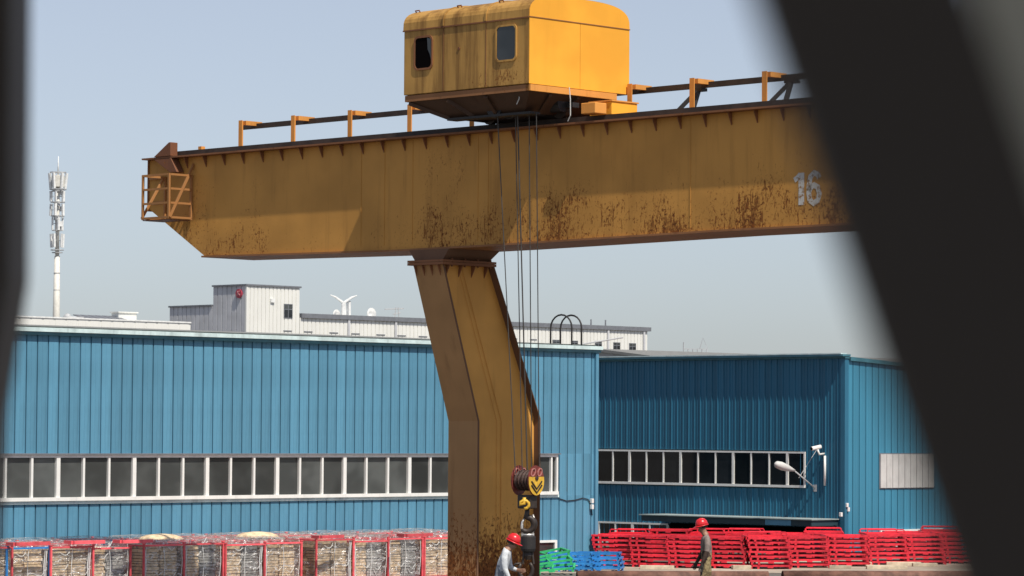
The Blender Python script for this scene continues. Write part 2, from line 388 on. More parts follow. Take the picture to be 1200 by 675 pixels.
# roof access ladder rails, rod, cable and boxes
for vv in (onu(666, 405, FU).y, onu(677.5, 405, FU).y):
    zb = TOPW + .18; pts = [(FU + .12, vv, zb - .02)] + [(FU + .12 - .38 + .38 * math.cos(q), vv, zb + .45 + .34 * math.sin(q)) for q in [math.pi * i / 10 for i in range(11)]] + [(FU - .64, vv, zb)]
    part(MB().tube(pts, .024, 6), 'ladder_rail', 'dark_steel', bl, True)
a = onu(678, 404, FU - .1); b = onu(730, 395.5, FU - .1)
part(MB().tube([a, b], .02, 6), 'roof_rod', 'far_metal', bl)
cab = [onu(x, y, FU + .06) for x, y in ((649, 578), (655, 584), (664, 587), (674, 586), (683, 583.5), (689, 585), (693, 592), (694, 604))]
part(MB().tube(cab, .012, 5), 'wall_cable', 'dark_steel', bl, True)
for x, y in ((694, 587), (694, 594)):
    p = onu(x, y, FU + .12); part(MB().box((p.x - .05, p.y - .04, p.z - .06), (p.x + .03, p.y + .04, p.z + .06)), 'junction_box', 'white_frame', bl, bevel=.01)

# ------------------------------------------------------------------ right blue workshop: shaded face v=DV, sunlit face u=DU
DU, DV = -59.84, 74.41; DTOP = 5.66
dk = thing('corner_building', 'blue metal building with a shaded face and canopy behind the red rack stacks', 'building', (DU, DV, 0))
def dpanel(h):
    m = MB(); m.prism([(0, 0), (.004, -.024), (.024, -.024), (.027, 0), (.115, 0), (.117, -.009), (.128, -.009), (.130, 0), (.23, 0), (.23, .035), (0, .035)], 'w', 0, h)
    return m.mesh('wall_panel', 'blue_wall_shaded')
dpu, dpl, dpf = dpanel(DTOP - 2.98), dpanel(1.86), dpanel(DTOP)
DUL = -74.0; WDE = onv(945.5, 550, DV).x
u = DU - .23
i = 0
while u > DUL:
    if u + .23 > WDE + .02: inst(dpf, 'wall_panel', dk, Vector((u - DU, -.04, 0)))
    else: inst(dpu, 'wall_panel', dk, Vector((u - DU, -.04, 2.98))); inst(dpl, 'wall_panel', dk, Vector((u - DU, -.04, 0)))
    u -= .23
# sunlit return face, top falls away from the corner
VE = 92.0
v = DV; i = 0
lp = panel_mesh('wall_panel', .30, 1.0, 'blue_wall_sunlit')
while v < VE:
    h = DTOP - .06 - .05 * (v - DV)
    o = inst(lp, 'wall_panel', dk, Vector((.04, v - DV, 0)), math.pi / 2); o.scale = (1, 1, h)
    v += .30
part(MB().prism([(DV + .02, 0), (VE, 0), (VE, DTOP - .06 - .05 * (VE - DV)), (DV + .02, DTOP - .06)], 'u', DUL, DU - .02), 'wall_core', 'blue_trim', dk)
part(MB().box((DU - .09, DV - .08, 0), (DU + .07, DV + .09, DTOP)), 'corner_trim', 'blue_wall_shaded', dk)
part(MB().box((DUL, DV - .10, DTOP + .002), (DU + .1, DV + .10, DTOP + .06)).box((DUL, DV - .24, DTOP + .06), (DU + .12, DV + .12, DTOP + .12)), 'eave_trim', 'blue_trim', dk)
part(MB().box((DUL, DV - .25, DTOP + .122), (DU + .05, DV + .02, DTOP + .155)), 'eave_flashing', 'pale_trim', dk)
part(MB().prism([(DV + .13, DTOP - .06), (VE, DTOP - .06 - .05 * (VE - DV)), (VE, DTOP + .05 - .05 * (VE - DV)), (DV + .13, DTOP + .05)], 'u', DUL, DU + .12), 'roof', 'blue_trim', dk)
dwb = part(MB().box((DUL, DV - .09, 2.90), (WDE, DV - .03, 2.95)).box((DUL, DV - .11, 1.90), (WDE, DV - .03, 1.97)).box((WDE - .05, DV - .09, 1.97), (WDE, DV - .03, 2.90)), 'window_band', 'white_frame', dk)
mp = [697.5 + 0, 720, 738.5, 757.5, 777.5, 797.5, 818, 838.5, 859, 880, 902, 924.5]
us = [onv(x, 550, DV).x for x in mp]; pd = (us[-1] - us[1]) / 10
dm_a = MB().box((-.022, -.085, 0), (.022, -.03, .93)).mesh('mullion', 'white_frame'); dm_b = MB().box((-.04, -.09, 0), (.04, -.03, .93)).mesh('mullion', 'white_frame')
dpn = MB().box((.02, -.04, 0), (pd - .02, -.03, .94)).mesh('pane', 'glass_dark')
k = -4
while us[1] + k * pd < WDE - .2:
    uu = us[1] + k * pd
    if uu > DUL:
        inst(dm_b if k % 3 == 1 else dm_a, 'mullion', dwb, Vector((uu - DU, 0, 1.97))); inst(dpn, 'pane', dwb, Vector((uu - DU, -.012, 1.965)))
    k += 1
# low windows under the canopy
LZ = onv(740, 612, DV).z
lwe = onv(785, 612, DV).x
lb = part(MB().box((DUL, DV - .09, LZ - .05), (lwe, DV - .045, LZ)).box((DUL, DV - .09, .05), (lwe, DV - .045, .12)), 'low_window_band', 'white_frame', dk)
for k, x in enumerate((703, 723, 743, 763.5, 784.5)):
    uu = onv(x, 620, DV).x; part(MB().box((uu - (.05 if k % 2 == 0 else .025), DV - .088, .12), (uu + (.05 if k % 2 == 0 else .025), DV - .045, LZ - .05)), 'mullion', 'white_frame', lb)
    part(MB().box((uu - .62, DV - .060, .12), (uu - .06, DV - .05, LZ - .05)), 'pane', 'glass_dark', lb)
u0, u1 = onv(787, 620, DV).x, onv(948, 620, DV).x
part(MB().box((u0, DV - .075, 0), (u1, DV - .045, LZ + .02)), 'dark_doorway', 'void', dk)
# canopy
CV = DV - 1.25
cl, cr = onv(752, 605, CV).x, onv(951, 608, CV).x; cz = onv(850, 613.5, CV).z
cn = part(MB().box((cl, CV, cz), (cr, DV - .046, cz + .17)), 'canopy', 'coping_blue', dk)
part(MB().prism([(CV - .05, cz + .172), (DV - .046, cz + .172), (DV - .046, cz + .20), (CV - .05, cz + .20)], 'u', cl - .08, cr + .05), 'canopy_sheet', 'canopy_pale', cn)
ca, cb = onv(897, 610, CV).x, onv(927, 610, CV).x
part(MB().box((ca, CV - .012, cz + .002), (cb, CV - .002, cz + .165)), 'canopy_lit_patch', 'blue_wall', cn)  # sunlit piece of the fascia, put in as lighter blue
# shuttered window and low windows in the sunlit face
p0, p1 = onu(1029, 531, DU), onu(1029, 573, DU)
sv0, sz1, sz0 = p0.y, p0.z, p1.z
shw = part(MB().box((DU + .045, sv0, sz0), (DU + .055, sv0 + 2.6, sz1)), 'shuttered_window', 'coping', dk)
for k in range(9): part(MB().box((DU + .056, sv0 + .03 + k * .285, sz0 + .03), (DU + .085, sv0 + .03 + k * .285 + .262, sz1 - .03)), 'shutter_slat', 'shutter', shw)
q0 = onu(1029, 621, DU); lz = q0.z
lb2 = part(MB().box((DU + .045, q0.y, lz - .06), (DU + .10, q0.y + 3.0, lz)).box((DU + .045, q0.y, .1), (DU + .10, q0.y + 3.0, .17)), 'low_window_band', 'white_frame', dk)
for k in range(5):
    vv = q0.y + .03 + k * .73; part(MB().box((DU + .045, vv - .04, .17), (DU + .095, vv + .04, lz - .06)), 'mullion', 'white_frame', lb2)
    if k < 4: part(MB().box((DU + .046, vv + .04, .17), (DU + .052, vv + .69, lz - .06)), 'pane', 'glass', lb2)
for x, y in ((986, 603), (993, 592), (994.5, 597)):
    p = onu(x, y, DU + .1); part(MB().box((p.x - .06, p.y - .04, p.z - .06), (p.x + .02, p.y + .04, p.z + .06)), 'junction_box', 'white_frame', dk, bevel=.01)

# security camera, conduit, wall lamp
p = onv(966, 530, DV - .05)
cc = thing('security_camera', 'small white security camera on the shaded blue wall above a conduit', 'camera', (p.x, DV - .045, p.z - .1))
part(MB().tube([(p.x, DV - .045, p.z - .04), (p.x, DV - .28, p.z - .06), (p.x - .03, DV - .32, p.z + .08)], .03, 8), 'bracket', 'white_frame', cc, True)
part(MB().tube([(p.x - .02, DV - .20, p.z + .16), (p.x - .09, DV - .52, p.z + .10)], [.062, .062], 8), 'housing', 'white_frame', cc)
part(MB().tube([(p.x - .09, DV - .525, p.z + .10), (p.x - .094, DV - .54, p.z + .097)], .05, 8), 'lens', 'void', cc)
a, b = onv(967.5, 534, DV - .05), onv(967, 569, DV - .05)
tag(single(MB().tube([(0, 0, 0), (0, 0, a.z - b.z)], .035, 8), 'conduit_pipe', 'white_frame', (a.x, DV - .082, b.z), True), 'short white vertical conduit pipe below the security camera', 'pipe')
a = onv(955, 572, DV - .05); P1 = onv(930, 551, DV - .95); hd = onv(908, 543.5, DV - 1.70)
wl = thing('wall_lamp', 'grey street lamp on a thin slanted arm jutting from the shaded blue wall', 'lamp', (a.x, DV - .05, a.z))
part(MB().tube([(a.x, DV - .045, a.z), P1], .024, 6), 'arm', 'far_metal', wl, True)
ax_ = hd - P1
part(MB().tube([P1 - ax_ * .06, P1 + ax_ * .12, P1 + ax_ * .35, P1 + ax_ * .65, P1 + ax_ * .9, P1 + ax_], [.03, .06, .10, .125, .10, .03], 10), 'lamp_head', 'shutter', wl, True)
st = onv(957, 527, DV - .05); s2 = Vector((a.x, DV, a.z)).lerp(Vector(hd), .42)
part(MB().tube([(st.x, DV - .045, st.z), s2], .009, 5), 'stay_rod', 'far_metal', wl)
part(MB().box((a.x - .06, DV - .052, a.z - .1), (a.x + .06, DV - .041, a.z + .1)), 'wall_plate', 'far_metal', wl)

# ------------------------------------------------------------------ third shed: only its grey roof shows between the two workshops
p = onY(699, 408.6, 118); q = onv(800, 421.7, p.y)
r3 = thing('rear_shed', 'low shed with a plain grey sloping roof between the two blue workshops', 'building', (p.x, p.y, 0))
sl = (q.z - p.z) / (q.x - p.x)
rp = [(p.x - 5, p.z - 5 * sl * 0.2), (p.x, p.z), (q.x + 2, q.z + 2 * sl)]
part(MB().prism([(p.x - 5, 0), (q.x + 1.8, 0), (q.x + 1.8, rp[2][1] - .1), (p.x, p.z - .12), (p.x - 5, rp[0][1] - .12)], 'v', p.y + .3, p.y + 20), 'wall', 'grey_wall', r3)
part(MB().prism([rp[0], rp[1], rp[2], (rp[2][0], rp[2][1] - .1), (rp[1][0], rp[1][1] - .1), (rp[0][0], rp[0][1] - .1)], 'v', p.y, p.y + 20.4), 'roof', 'grey_roof', r3)

# ------------------------------------------------------------------ white factory
q = onY(289, 334, 300); WU, WV = q.x, q.y; ZT = q.z
wf = thing('white_factory', 'white ribbed factory with a taller stair block far behind the long blue workshop', 'building', (WU, WV, 0))
ve = onu(351.5, 350, WU).y; vend = onu(759, 400, WU).y; zw = onu(360, 371.5, WU).z; ul = onv(250, 345, WV).x; ull = onv(199, 360, WV).x; zl = onv(225, 359, WV).z
def ribwall(name, mat, root, axis, a, b, z0, z1, at, pitch, depth=.06):
    m = MB(); n = int((b - a) / pitch)
    for k in range(n):
        x0 = a + k * (b - a) / n; x1 = x0 + (b - a) / n; xm = x0 + (x1 - x0) * .82
        if axis == 'v': m.box((at - .2, x0, z0), (at, xm, z1)); m.box((at - .2, xm, z0), (at - depth, x1, z1))
        else: m.box((x0, at, z0), (xm, at + .2, z1)); m.box((xm, at + depth, z0), (x1, at + .2, z1))
    return part(m, name, mat, root)
part(MB().box((ul, WV + .21, 0), (WU - .21, ve, ZT - .1)), 'stair_block', 'white_wall', wf)
ribwall('end_wall', 'grey_wall', wf, 'u', ul, WU - .001, 0, ZT - .05, WV, .62)
ribwall('front_wall', 'white_wall', wf, 'v', WV, ve, 0, ZT - .05, WU, .45)
part(MB().box((ul - .1, WV - .12, ZT - .048), (WU + .12, ve + .1, ZT + .1)), 'block_coping', 'coping', wf)
part(MB().box((WU - .22, WV - .02, 0), (WU + .03, WV + .16, ZT - .049)), 'corner_post', 'white_wall', wf)
ribwall('annex_wall', 'grey_wall', wf, 'u', ull, ul - .01, 0, zl - .05, WV, .62)
part(MB().box((ull, WV + .21, 0), (ul - .01, WV + 4, zl - .1)), 'annex_block', 'grey_wall', wf)
part(MB().box((ull - .1, WV - .12, zl - .048), (ul - .12, WV + 4, zl + .1)), 'annex_coping', 'coping', wf)
part(MB().box((WU - 40, ve + .01, 0), (WU - .21, vend, zw - .15)), 'wing_block', 'white_wall', wf)
ribwall('wing_wall', 'white_wall', wf, 'v', ve + .02, vend, 0, zw - .1, WU, .5)
part(MB().box((WU - .4, ve + .11, zw - .098), (WU + .22, vend + .3, zw + .32)), 'wing_coping', 'coping', wf)
def fwin(x0, y0, x1, y1, slit=False):
    a, b = onu(x0, y0, WU), onu(x1, y1, WU)
    f_ = part(MB().box((WU + .002, a.y, b.z), (WU + .05, b.y, a.z)), 'window', 'coping', wf)
    if not slit:
        mv, mz = (a.y + b.y) / 2, b.z + (a.z - b.z) * .62
        for (va, vb) in ((a.y + .06, mv - .04), (mv + .04, b.y - .06)):
            part(MB().box((WU + .051, va, b.z + .06), (WU + .06, vb, mz - .04)), 'pane', 'glass_dark', f_)
            part(MB().box((WU + .051, va, mz + .04), (WU + .06, vb, a.z - .06)), 'pane', 'glass', f_)
fwin(332.5, 356, 342.5, 373)
for x in (337, 361, 391, 416.5, 446, 470.5, 495.5): fwin(x - 5, 387 + (x - 337) * .042, x + 5, 388.4 + (x - 337) * .042, True)
for x in (602, 625): fwin(x - 4, 396.3 + (x - 602) * .04, x + 4, 397.6 + (x - 602) * .04, True)
for (x, y0, y1) in ((651.5, 398, 402.5), (673, 399, 404.5), (701, 399.5, 408), (722.5, 401, 411), (741, 402, 412.5)): fwin(x - 4, y0, x + 4, y1)
for x in (408, 463, 712, 754):
    p = onu(x, 380, WU); part(MB().box((WU + .02, p.y - .12, 4), (WU + .16, p.y + .12, zw - .1)), 'downpipe', 'grey_wall', wf)
p = onv(281, 344, WV)
part(MB().lathe([(.42, WV - .16), (.42, WV - .001)], p.x, p.z, 20, 'y'), 'round_sign', 'red_sign', wf)
sg = part(MB().tube([(p.x - .17, WV - .19, p.z - .22), (p.x - .04, WV - .19, p.z), (p.x - .1, WV - .19, p.z + .22)], .05, 4).tube([(p.x + .2, WV - .19, p.z - .18), (p.x - .02, WV - .19, p.z + .04), (p.x + .14, WV - .19, p.z + .22)], .05, 4), 'sign_emblem', 'emblem_pink', wf)
for x in (692.5, 709.5):
    p = onu(x, 383, WU - 1); part(MB().tube([(p.x, p.y, zw), (p.x, p.y, zw + .95)], .08, 5), 'roof_vent', 'coping', wf)
part(MB().box((WU + .01, onu(320, 352, WU).y - .35, onu(320, 352, WU).z - .2), (WU + .16, onu(320, 352, WU).y + .1, onu(320, 352, WU).z + .15)), 'wall_light', 'far_white', wf)

def antenna_mast(x, ytop, kind):
    p = onu(x, 371, WU - 1.5); zt = onu(x, ytop, WU - 1.5).z; z0 = zw - .15
    if kind == 'tree':
        a = thing('roof_mast', 'white forked roof mast with small dishes on the factory parapet', 'antenna', (p.x, p.y, z0))
        part(MB().tube([(p.x, p.y, z0), (p.x, p.y, zt - .6)], [.32, .22], 8), 'mast', 'far_white', a)
        for s in (-1, 1):
            part(MB().tube([(p.x, p.y, zt - .75), (p.x + .3 * s, p.y + .75 * s, zt - .2), (p.x + .5 * s, p.y + 1.25 * s, zt)], [.14, .1, .05], 6), 'arm', 'far_white', a)
        part(MB().box((p.x - .2, p.y + .55, z0), (p.x + .15, p.y + .8, z0 + 1.9)), 'panel_antenna', 'far_white', a)
        for dv_, s in ((-1.3, .45), (3.2, .6)):
            part(MB().lathe([(.05, p.x + .1), (s, p.x + .45), (s * .95, p.x + .5), (.05, p.x + .2)], p.y + dv_, z0 + s + .12, 14, 'x').tube([(p.x, p.y + dv_, z0), (p.x + .1, p.y + dv_, z0 + s + .12)], .07, 6), 'dish', 'far_white', a, True)
    else:
        a = thing('roof_antenna', 'thin grey wire antenna on the factory parapet left of the crane leg', 'antenna', (p.x, p.y, z0))
        for d in (-.35, .35): part(MB().tube([(p.x, p.y + d, z0), (p.x, p.y + d * .4, zt)], .05, 5), 'mast', 'far_metal', a)
        part(MB().tube([(p.x, p.y - 1.6, zt - .25), (p.x, p.y + .9, zt - .1)], .05, 5), 'cross_rod', 'far_metal', a)
        part(MB().tube([(p.x, p.y - .5, z0 + .8), (p.x, p.y + .5, z0 + 1.0)], .05, 5), 'cross_rod', 'far_metal', a)
antenna_mast(402.5, 346, 'tree'); antenna_mast(465, 360, 'wire')

# ------------------------------------------------------------------ far left white hall with roof gear
q = onY(198, 376.3, 232); HU = q.x
hall = thing('white_hall', 'low white hall edge showing above the workshop roof at far left', 'building', (HU, q.y, 0))
part(MB().box((HU - 20, q.y - 42, 0), (HU - .21, q.y + 2, q.z - .12)), 'hall_block', 'white_wall', hall)
ribwall('front_wall', 'white_wall', hall, 'v', q.y - 42, q.y + 2, 0, q.z - .1, HU, 1.0, .02)
part(MB().box((HU - .3, q.y - 42, q.z - .098), (HU + .06, q.y + 2, q.z)), 'parapet_cap', 'far_white', hall)
a, b = onu(98, 373, HU - 2), onu(148, 374, HU - 2)
sp = thing('solar_panel_row', 'row of dark tilted solar panels on the white hall roof', 'solar panels', (a.x, a.y, q.z - .12))
for k in range(6):
    y0 = a.y + (b.y - a.y) * k / 6; y1 = a.y + (b.y - a.y) * (k + .86) / 6
    part(MB().prism([(a.x + .5, q.z + .02), (a.x - 1.2, q.z + .36), (a.x - 1.2, q.z + .29), (a.x + .5, q.z - .05)], 'v', y0, y1), 'solar_panel', 'coping', sp)
    part(MB().box((a.x - 1.1, (y0 + y1) / 2 - .04, q.z - .12), (a.x - 1.0, (y0 + y1) / 2 + .04, q.z + .27)), 'strut', 'far_metal', sp)
a = onu(139, 368, HU - 2.5); b = onu(160, 368, HU - 2.5)
tag(single(MB().box((-.8, 0, 0), (0, b.y - a.y, a.z + .22 - q.z)).box((-.9, -.1, a.z + .22 - q.z), (.1, b.y - a.y + .1, a.z + .30 - q.z)), 'roof_unit', 'white_wall', (a.x, a.y, q.z - .12)), 'white box unit beside the solar panels on the hall roof', 'roof unit')
a = onu(79, 372, HU - 2)
tag(single(MB().lathe([(.28, 0), (.30, .25), (.22, .40), (.06, .48)], 0, 0, 10).box((.4, -.5, 0), (.7, .9, .25)), 'roof_fan', 'far_metal', (a.x, a.y, q.z - .12), True), 'small round roof fan by the foot of the cell tower', 'roof fan')

# ------------------------------------------------------------------ cell tower
q = onY(66, 372, 400); TP = onY(68, 183, 400)
ct = thing('cell_tower', 'tall white monopole cell tower with antenna rings at the left', 'cell tower', (q.x, q.y, 0))
tx, ty = q.x, q.y
def tz(y): return onY(67, y, 400).z
part(MB().tube([(tx, ty, 0), (tx, ty, tz(372)), (tx, ty, tz(300))], [.56, .44, .34], 12), 'pole', 'tower_paint', ct, True)
part(MB().tube([(tx, ty, tz(300)), (tx, ty, tz(205))], [.26, .22], 10), 'upper_pole', 'tower_paint', ct, True)
part(MB().tube([(tx, ty, tz(205)), (tx, ty, tz(183))], [.12, .04], 8), 'lightning_rod', 'far_white', ct, True)
for y in (320, 340, 352): part(MB().tube([(tx, ty, tz(y) - .05), (tx, ty, tz(y) + .05)], .40, 12), 'flange_ring', 'far_metal', ct)
rt = random.Random(3)
for (y0, y1, r, n, tilt) in ((203, 221, 1.05, 6, .18), (224, 236, .85, 5, .05), (239, 253, .8, 5, -.05), (254, 270, .62, 4, 0), (274, 290, .78, 5, .12)):
    z0, z1 = tz(y1), tz(y0)
    for k in range(n):
        q_ = 2 * math.pi * k / n + y0; c_, s_ = math.cos(q_), math.sin(q_)
        part(MB().tube([(tx + r * c_ * (1 - tilt), ty + r * s_ * (1 - tilt), z0), (tx + r * c_, ty + r * s_, z1)], .19 if rt.random() < .7 else .12, 4), 'panel_antenna', 'far_white', ct)
        part(MB().tube([(tx + .2 * c_, ty + .2 * s_, (z0 + z1) / 2), (tx + r * c_, ty + r * s_, (z0 + z1) / 2)], .05, 4), 'bracket', 'far_metal', ct)
for y, r in ((202, .95), (222, 1.0), (224, .7), (237, .85), (253, .8), (270, .6), (293, .75), (296, .6)):
    part(MB().tube([(tx + r * math.cos(2 * math.pi * k / 14), ty + r * math.sin(2 * math.pi * k / 14), tz(y)) for k in range(14)], .07, 4, closed=True), 'platform_ring', 'far_metal', ct)
    for k in range(3):
        q_ = 2.1 * k + y; part(MB().tube([(tx, ty, tz(y)), (tx + r * math.cos(q_), ty + r * math.sin(q_), tz(y))], .06, 4), 'spoke', 'far_metal', ct)
for k in range(10):
    q_ = rt.random() * 6.28; yy = 222 + rt.random() * 50; r = .45
    part(MB().box((tx + r * math.cos(q_) - .17, ty + r * math.sin(q_) - .17, tz(yy)), (tx + r * math.cos(q_) + .17, ty + r * math.sin(q_) + .17, tz(yy) + .6)), 'radio_unit', 'far_metal' if k % 2 else 'far_white', ct)
for y in (205, 221):  # the drum-like top screen
    pass
part(MB().lathe([(.72, tz(219)), (.80, tz(206))], tx, ty, 12), 'top_screen', 'tower_paint', ct)

# ------------------------------------------------------------------ far frame on the horizon
a = onY(801, 419, 220); b = onY(828, 419, 220); zt = onY(815, 409, 220).z; zb = onY(815, 421, 220).z
ff = thing('roof_frame', 'tiny distant metal lattice frame above the shaded blue building', 'frame', (a.x, a.y, 0))
part(MB().box((a.x - 1.5, a.y - .2, 0), (b.x + 1.5, b.y + 6, zb - .1)), 'base_block', 'grey_wall', ff)
for k in range(6):
    p = a.lerp(b, k / 5); part(MB().tube([(p.x, p.y, zb - .2), (p.x, p.y, zt + (.45 if k in (0,) else 0))], .035, 4), 'upright', 'far_metal', ff)
for z in (zt, (zt + zb) / 2): part(MB().tube([(a.x, a.y, z), (b.x, b.y, z)], .035, 4), 'rail', 'far_metal', ff)
c = a.lerp(b, .7)
part(MB().tube([(c.x, c.y, zt), (c.x + .15, c.y + .15, zt + .75), (c.x + .38, c.y + .38, zt)], .03, 4), 'peak', 'far_metal', ff)

# ================================================================== GANTRY CRANE
GV = 42.98; GB = GV + 1.30; GT, GBOT = 9.03, 6.98
LU0, LU1 = None, None
le = onY(560, 495, 62.2); LUR = le.x; LV = le.y; LUL = onv(527, 495, LV).x
OV = (LUR + LUL) / 2
cr = thing('gantry_crane', 'big rust-streaked yellow box-girder gantry crane numbered 16', 'gantry crane', (OV, GV, 0))
def cp(mb, name, mat, root=None, **k): return part(mb, name, mat, root or cr, **k)
# girder gets its own object origin at (leg, web face, top) so that the paint's rust follows the plate
UE, UR = -52.93, -20.0
gp = [(UE, GT), (UE, 8.03), (-51.16, GBOT + .03), (-45.6, GBOT - .04), (-43.0, GBOT - .03), (-37.4, GBOT + .03), (UR, GBOT + .06), (UR, GT)]
gd = bpy.data.objects.new('girder', MB().prism(gp, 'v', GV, GB).mesh('girder', 'girder_paint', Vector((OV, GV, GT)))); C.objects.link(gd)
gd.parent = cr; gd.location = (0, 0, GT); ORG[gd] = Vector((OV, GV, GT))
def gpart(mb, name, mat): return part(mb, name, mat, gd)
gpart(MB().box((UE - .02, GV - .20, GT + .002), (UR, GB + .16, GT + .035)), 'top_flange', 'flange_paint')
gpart(MB().box((UE + .25, GV + .02, GT + .036), (UR, GV + .12, GT + .15)), 'crane_rail', 'dark_rail')
gpart(MB().box((UE + .25, GB - .12, GT + .036), (UR, GB - .02, GT + .15)), 'crane_rail', 'dark_rail')
fl = [(-51.16 - .03, GBOT + .026), (-45.6, GBOT - .044), (-43.0, GBOT - .034), (-37.4, GBOT + .026), (UR, GBOT + .056)]
gpart(MB().prism(fl + [(x, z - .035) for x, z in reversed(fl)], 'v', GV - .05, GB + .05), 'bottom_flange', 'bottom_paint')
gus = MB().prism([(0, -.002), (-.11, -.002), (-.10, -.04), (-.012, -.22), (0, -.22)], 'u', -.007, .007)
gm = gus.mesh('gusset', 'flange_paint')
u = UE + .65
while u < UR: inst(gm, 'gusset', gd, Vector((u - OV, -.001, 0))); u += .585
for x in (162 / 3.75 + 380, 265 / 3.75 + 380, 388 / 3.75 + 380, 560, 720 / 3.75 + 380, 809):
    uu = onv(x, 220, GV).x; gpart(MB().box((uu - .008, GV - .007, GBOT + .05), (uu + .008, GV - .001, GT - .03)), 'weld_seam', 'girder_paint')
gpart(MB().box((UE - .022, GV - .04, 7.98), (UE - .002, GB + .04, GT - .0)), 'end_plate', 'bottom_paint')
# stencilled number
def ribbon(path, wd, v):
    m = MB(); n = len(path); L, Rr = [], []
    for i in range(n):
        a = Vector(path[max(0, i - 1)]); b = Vector(path[min(n - 1, i + 1)]); d = (b - a).normalized(); nn = Vector((-d.y, d.x)) * wd / 2
        p = Vector(path[i]); L.append(p + nn); Rr.append(p - nn)
    vs = [(p.x, v, p.y) for p in L] + [(p.x, v, p.y) for p in Rr]
    m.add(vs, [(i, i + 1, n + i + 1, n + i) for i in range(n - 1)]); return m
na, nb = onv(931, 203, GV), onv(942.5, 240, GV)
na2, nb2 = onv(946, 202, GV), onv(962, 239, GV)
zt_, zb_ = na.z, nb.z; sw = (nb.x - na.x)
gpart(ribbon([(na.x + .0 * sw, zb_ + (zt_ - zb_) * .78), (na.x + .35 * sw, zb_ + (zt_ - zb_) * .86), (na.x + .62 * sw, zt_ - .02)], .09, GV - .004), 'stencil_number', 'stencil_white')
gpart(ribbon([(na.x + .72 * sw, zt_), (na.x + .72 * sw, zb_)], .125, GV - .0045), 'stencil_number', 'stencil_white')
six = [(.88, .80), (.78, .92), (.5, .97), (.25, .86), (.14, .6), (.12, .36), (.2, .14), (.48, .03), (.78, .12), (.9, .32), (.78, .52), (.5, .6), (.25, .52), (.14, .4)]
sw2 = nb2.x - na2.x
gpart(ribbon([(na2.x + x * sw2, zb_ + y * (zt_ - zb_)) for x, y in six], .105, GV - .004), 'stencil_number', 'stencil_white')
# end stop and service basket
a, b = onv(186, 205, GV - .12), onv(207, 172, GV - .12)
s0 = onv(172, 190, GV - .3).x; s1 = onv(196, 190, GV - .3).x
cp(MB().prism([(s0 + .12, GT + .04), (s1 - .06, GT + .32), (s1, GT + .32), (s1, GT + .04)], 'v', GV - .22, GV - .03), 'end_stop', 'rust_steel', bevel=.008)
cp(MB().prism([(s0 + .1, GT - .004), (s1, GT - .004), (s1 + .2, GT - .30), (s1 - .02, GT - .30)], 'v', GV - .21, GV - .012), 'end_stop', 'rust_steel', bevel=.008)
bv0 = GV - .62
ub, ua = onv(198, 230, bv0).x, onv(167.5, 230, bv0).x
z1_, z0_ = onv(198, 204, bv0).z, onv(198, 256, bv0).z
cp(MB().box((ua, bv0, z0_ - .02), (ub, GV - .06, z0_ - .003)), 'basket_floor', 'rust_steel')
zz = [z0_ + .03, z0_ + (z1_ - z0_) * .36, z0_ + (z1_ - z0_) * .68, z1_]
def bar(name, a, b, r=.042, mat='basket_paint'): return cp(rod(MB(), a, b, r), name, mat)
for z in zz:
    bar('basket_rail', (ua + .03, bv0, z), (ub - .03, bv0, z)); bar('basket_rail', (ub, bv0 + .03, z), (ub, GV - .03, z))
for z in (zz[0], zz[3]): bar('basket_rail', (ua, bv0 + .03, z), (ua, GV - .06, z))
for p in ((ua, bv0), (ub, bv0), (ua, GV - .04), (ub, GV - .04)): bar('basket_post', (*p, z0_), (*p, z1_ + .02))
bar('basket_brace', (ub + .03, bv0, z0_ + .03), (ub + .03, GV + .0, GT - .14)); bar('basket_brace', (ua - .03, bv0, z0_ + .03), (ua - .03, GV - .05, z1_))
bar('basket_hanger', (ua, GV - .04, z1_), (UE + .05, GV - .03, z1_)); bar('basket_hanger', (ua, GV - .04, z0_ + .4), (UE + .05, GV - .03, z0_ + .4))
# conductor posts on the back edge of the girder and the dark conductor bar
PV = GB + .10
pxs = [(284, 141), (345.5, 135.5), (412, 129.5), (482, 122), (555, 117), (640, 112), (740, 103), (813, 91.5), (898, 82.5), (990, 72), (1090, 62)]
for x, y in pxs:
    p = onv(x, y, PV); u = p.x; zt = onv(345.5, 135.5, PV).z
    pst = cp(MB().box((u - .055, PV - .055, GT + .036), (u + .055, PV - .035, zt)).box((u - .055, PV - .034, GT + .036), (u - .035, PV + .055, zt)), 'conductor_post', 'post_paint')
    cp(MB().box((u - .052, PV + .057, zt - .09), (u + .052, PV + .50, zt - .002)), 'post_arm', 'post_paint', pst)
u0_ = onv(283, 150, PV + .4).x
zbar = onv(370, 141.5, PV + .38).z
cp(MB().box((u0_, PV + .34, zbar - .05), (UR, PV + .42, zbar + .05)), 'conductor_bar', 'dark_rail')
for x in (797, 905):
    p = onv(x, 120, PV + .1); u = p.x
    for s in (-.32, .30): cp(rod(MB(), (u + s, PV, GT + .036), (u + .22, PV + .36, zbar - .07), .07), 'strut', 'dark_steel')
    cp(MB().box((u + .10, PV + .30, zbar - .11), (u + .34, PV + .46, zbar - .052)), 'clamp', 'dark_steel')
pst = onv(234, 178, GV + .3)
cp(MB().box((pst.x - .05, GV + .3, GT + .036), (pst.x + .05, GV + .4, GT + .25)), 'stub_post', 'post_paint')
